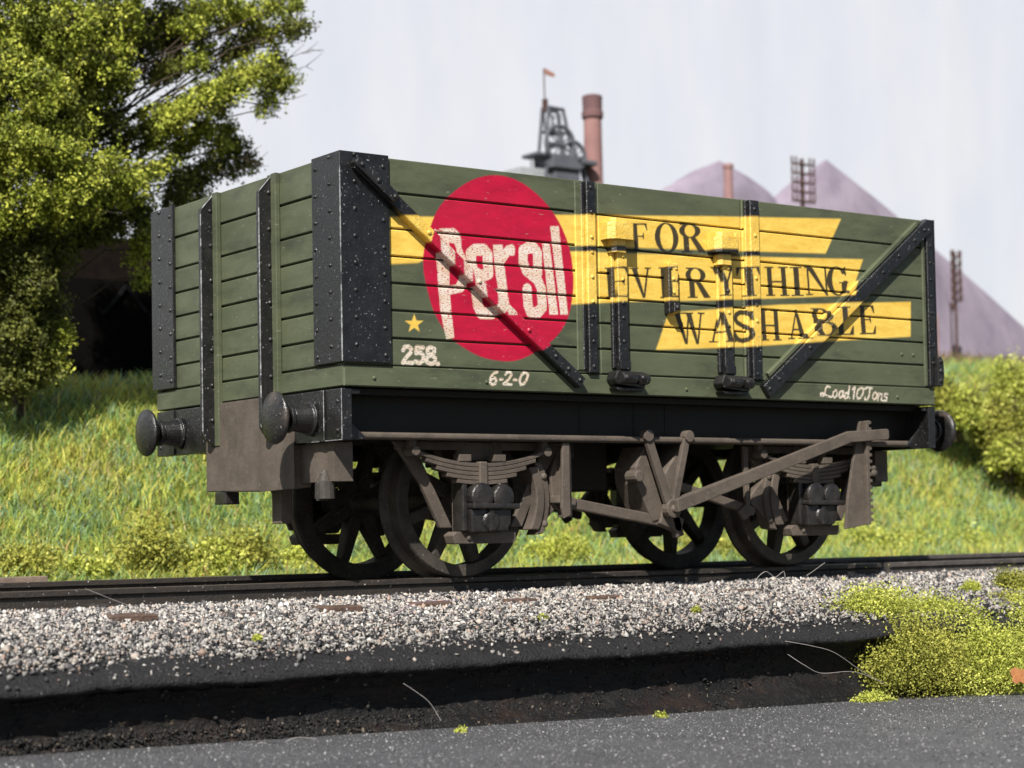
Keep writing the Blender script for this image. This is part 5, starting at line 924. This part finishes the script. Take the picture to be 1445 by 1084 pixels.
TWIGS = [((2.76, 6.55, 4.92), (3.42, 6.5, 5.17), .009), ((2.83, 6.55, 4.86), (3.52, 6.5, 5.09), .009), ((2.91, 6.55, 4.70), (3.58, 6.5, 4.95), .009), ((2.94, 6.55, 4.60), (3.54, 6.5, 4.79), .009), ((2.87, 6.55, 4.52), (3.46, 6.5, 4.64), .009), ((2.98, 6.55, 4.47), (3.37, 6.5, 4.44), .009), ((2.76, 6.55, 5.12), (3.35, 6.5, 5.34), .009), ((2.84, 6.55, 5.20), (3.41, 6.5, 5.48), .009), ((2.68, 6.55, 4.37), (3.22, 6.5, 4.30), .009), ((2.52, 6.55, 3.78), (2.91, 6.5, 3.87), .009), ((2.59, 6.55, 3.68), (2.99, 6.5, 3.77), .009), ((2.53, 6.55, 4.75), (3.30, 6.5, 4.98), .009), ((2.02, 6.55, 4.75), (2.73, 6.5, 5.11), .009), ((1.67, 6.55, 4.38), (2.51, 6.5, 4.80), .009), ((1.95, 6.55, 4.21), (2.80, 6.5, 4.67), .009)]
leafy_tree((.62, 6.6, 1.25), pads, 'dense yellow green tree on the bank at the left, behind the wagon end', (.45, 6.7, 4.9))

# shed and wall under the tree, the tree's shade painted into their near-black colours
M['shed'] = mat('shade_toned_boards', (.0025, .0022, .0022), (.004, .0035, .003), 5, .9, .2, 20, .05); M['shedb'] = mat('shade_toned_brick', (.011, .0075, .006), (.006, .0045, .004), 8, .9, .2, 20, .05); M['barge'] = mat('shade_toned_barge', (.011, .011, .012), None, 5, .8, .1, 20, .1)
sh = empty('shed', (2.35, 9.4, .9), 'timber shed under the tree, coloured near black as deep shade', 'shed')
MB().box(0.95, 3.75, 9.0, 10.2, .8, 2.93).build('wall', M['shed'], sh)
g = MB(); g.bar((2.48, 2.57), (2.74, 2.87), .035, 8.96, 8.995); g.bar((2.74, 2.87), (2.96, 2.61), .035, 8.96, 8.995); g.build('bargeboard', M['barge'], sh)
tag(MB().box(1.45, 4.02, 10.4, 11, .8, 3.61).build('brick_wall', M['shedb']), 'dim brick wall showing above the shed under the tree, its colour darkened as shade', 'wall')

# ================================================================= COLLIERY SKYLINE
M['brick'] = mat('pale_brick', (.29, .165, .155), (.23, .13, .125), 2.5, .9, .2, 14, .1); M['brickd'] = mat('brick_cap', (.15, .085, .085), (.11, .07, .075), 4, .9, .2, 14, .1)
M['steel'] = mat('headgear_steel', (.105, .11, .13), (.08, .084, .10), 3, .7, .1, 14, .2); M['pole'] = mat('pole_wood', (.085, .05, .045), (.065, .042, .04), 4, .9, .2, 14, .1)
M['flag'] = mat('flag_red', (.34, .16, .12), (.28, .16, .13), 3, .8, 0, 10, .1)
M['orangeb'] = mat('orange_brick', (.28, .17, .165), (.24, .14, .14), 3, .9, 0, 10, .1)
m = MB().lathe([(1.5, .175), (6.74, .142), (7.07, .15), (7.08, .12)], (13.01, 14, 0), 'z', 32)
e = m.build('chimney', M['brick']); e.location.z = WLOC[e.name][2]
tag(e, 'tall tapering red brick chimney beside the pit headgear', 'chimney')
m = MB().lathe([(6.70, .146), (6.73, .172), (6.82, .172), (6.84, .155), (7.07, .162), (7.09, .12)], (13.01, 14, 0), 'z', 32); m.build('chimney_cap', M['brickd'], e)
m = MB().lathe([(3.5, .095), (6.17, .075), (6.18, .092), (6.24, .092), (6.25, .07)], (15.79, 13.9, 0), 'z', 20); tag(m.build('chimney', M['orangeb']), 'small pale orange chimney in front of the rounded spoil heap', 'chimney')
hg = empty('pit_headgear', (12.3, 14, 3.0), 'dark steel pit headgear with winding wheel and flag on top', 'headgear')
m = MB()
for s in (-.13, .13):
    m.tube([(11.93, 14 + s, 5.2), (12.08, 14 + s * .6, 6.80)], .03, 6); m.tube([(12.70, 14 + s, 5.2), (12.36, 14 + s * .6, 6.79)], .03, 6)
    m.tube([(12.08, 14 + s * .6, 6.78), (12.37, 14 + s * .6, 6.77)], .03, 6); m.tube([(12.05, 14 + s * .7, 6.42), (12.46, 14 + s * .7, 6.40)], .026, 6)
    m.tube([(12.10, 14 + s * .6, 6.75), (12.17, 14 + s, 6.4)], .018, 5); m.tube([(12.3, 14 + s * .6, 6.7), (12.27, 14 + s, 6.4)], .018, 5)
    m.tube([(11.95, 14 + s, 5.9), (12.6, 14 + s, 5.4)], .035, 6); m.tube([(12.55, 14 + s, 6.0), (12.0, 14 + s, 5.4)], .035, 6)
    m.tube([(12.64, 14 + s, 6.05), (12.85, 14 + s, 5.3), (12.95, 14 + s, 3.2)], .055, 6); m.tube([(11.93, 14 + s, 5.3), (11.9, 14 + s, 3.2)], .04, 6)
m.build('tower_frame', M['steel'], hg)
m = MB()
for (x, z, r) in ((12.16, 6.19, .27), (12.42, 6.02, .22)):
    n = 28
    m.tube([(x + r * math.cos(2 * math.pi * i / n), 13.75, z + r * math.sin(2 * math.pi * i / n)) for i in range(n + 1)], .035, 6)
    for i in range(6): a = math.pi * i / 6; m.tube([(x - r * math.cos(a), 13.75, z - r * math.sin(a)), (x + r * math.cos(a), 13.75, z + r * math.sin(a))], .013, 4)
    m.lathe([(0, .05), (.3, .05)], (x, 13.7, z), 'y', 10)
m.build('winding_wheel', M['steel'], hg)
m = MB().box(11.98, 12.55, 13.7, 14.3, 5.80, 6.02).box(12.05, 12.55, 13.75, 14.25, 5.2, 5.80).box(12.45, 12.86, 13.7, 14.3, 5.90, 5.98).box(11.74, 12.0, 13.8, 14.2, 5.98, 6.04)
m.build('platform', M['steel'], hg, bevel=.02)
M['steelg'] = mat('grey_shed', (.33, .345, .37), None, 3, .9, .1, 10, .1)
m = MB().box(11.50, 12.1, 13.9, 14.4, 5.60, 5.80).box(11.60, 11.66, 14, 14.1, 3, 5.6).box(11.78, 11.81, 13.95, 14, 5.8, 5.98); m.build('cabin', M['steelg'], hg, bevel=.01)
m = MB().tube([(12.07, 14, 6.7), (12.06, 14, 7.40)], .012, 6).box(12.045, 12.10, 13.96, 14.04, 6.72, 6.92); fp = m.build('flag_pole', M['pole'], hg)
MB().prism([(12.075, 7.40), (12.16, 7.375), (12.27, 7.335), (12.26, 7.285), (12.15, 7.295), (12.08, 7.31)], 13.985, 14.0).build('flag', M['flag'], fp)
def pole(x, y, z0, z1, arms, half, r, label, drop=.07):
    m = MB().tube([(x - .01, y, z0), (x, y, z1)], r, 8, r * .8); o = m.build('telegraph_pole', M['pole']); tag(o, label, 'telegraph pole', 'telegraph poles on the skyline')
    m = MB()
    for k in range(arms):
        z = z1 - .12 - k * (drop + .09); m.box(x - half, x + half, y - .05, y - .01, z, z + .035)
        for s in (-1, -.62, .62, 1):
            m.lathe([(0, .014), (.05, .022), (.11, .014)], (x + s * half * .97, y - .03, z + .035), 'z', 6)
    m.build('cross_arm', M['pole'], o); return o
pole(17.60, 13.6 + .4, 2.2, 6.53, 5, .27, .045, 'many armed telegraph pole standing in front of the pointed spoil heap')
pole(21.46, 14, 2.2, 5.19, 0, .12, .028, 'tallest thin pole standing alone right of the wagon') if False else None
m = pole(21.46, 14, 2.2, 5.19, 6, .13, .030, 'tall thin pole with short arms, right of the wagon')
pole(21.21, 13.9, 2.2, 4.20, 1, .05, .018, 'shorter thin pole just left of the tall thin one')
m = MB().lathe([(2.2, .075), (3.95, .06), (4.05, .04)], (20.88, 14, 0), 'z', 10); tag(m.build('post', M['orangeb']), 'stubby orange brown post showing just past the corner of the wagon', 'post')
tag(MB().prism([(21.75, 2.95), (21.85, 3.18), (21.95, 3.02), (22.05, 2.95)], 14.2, 14.5).build('hut', M['steelg']), 'little grey hut at the foot of the pointed spoil heap', 'hut')
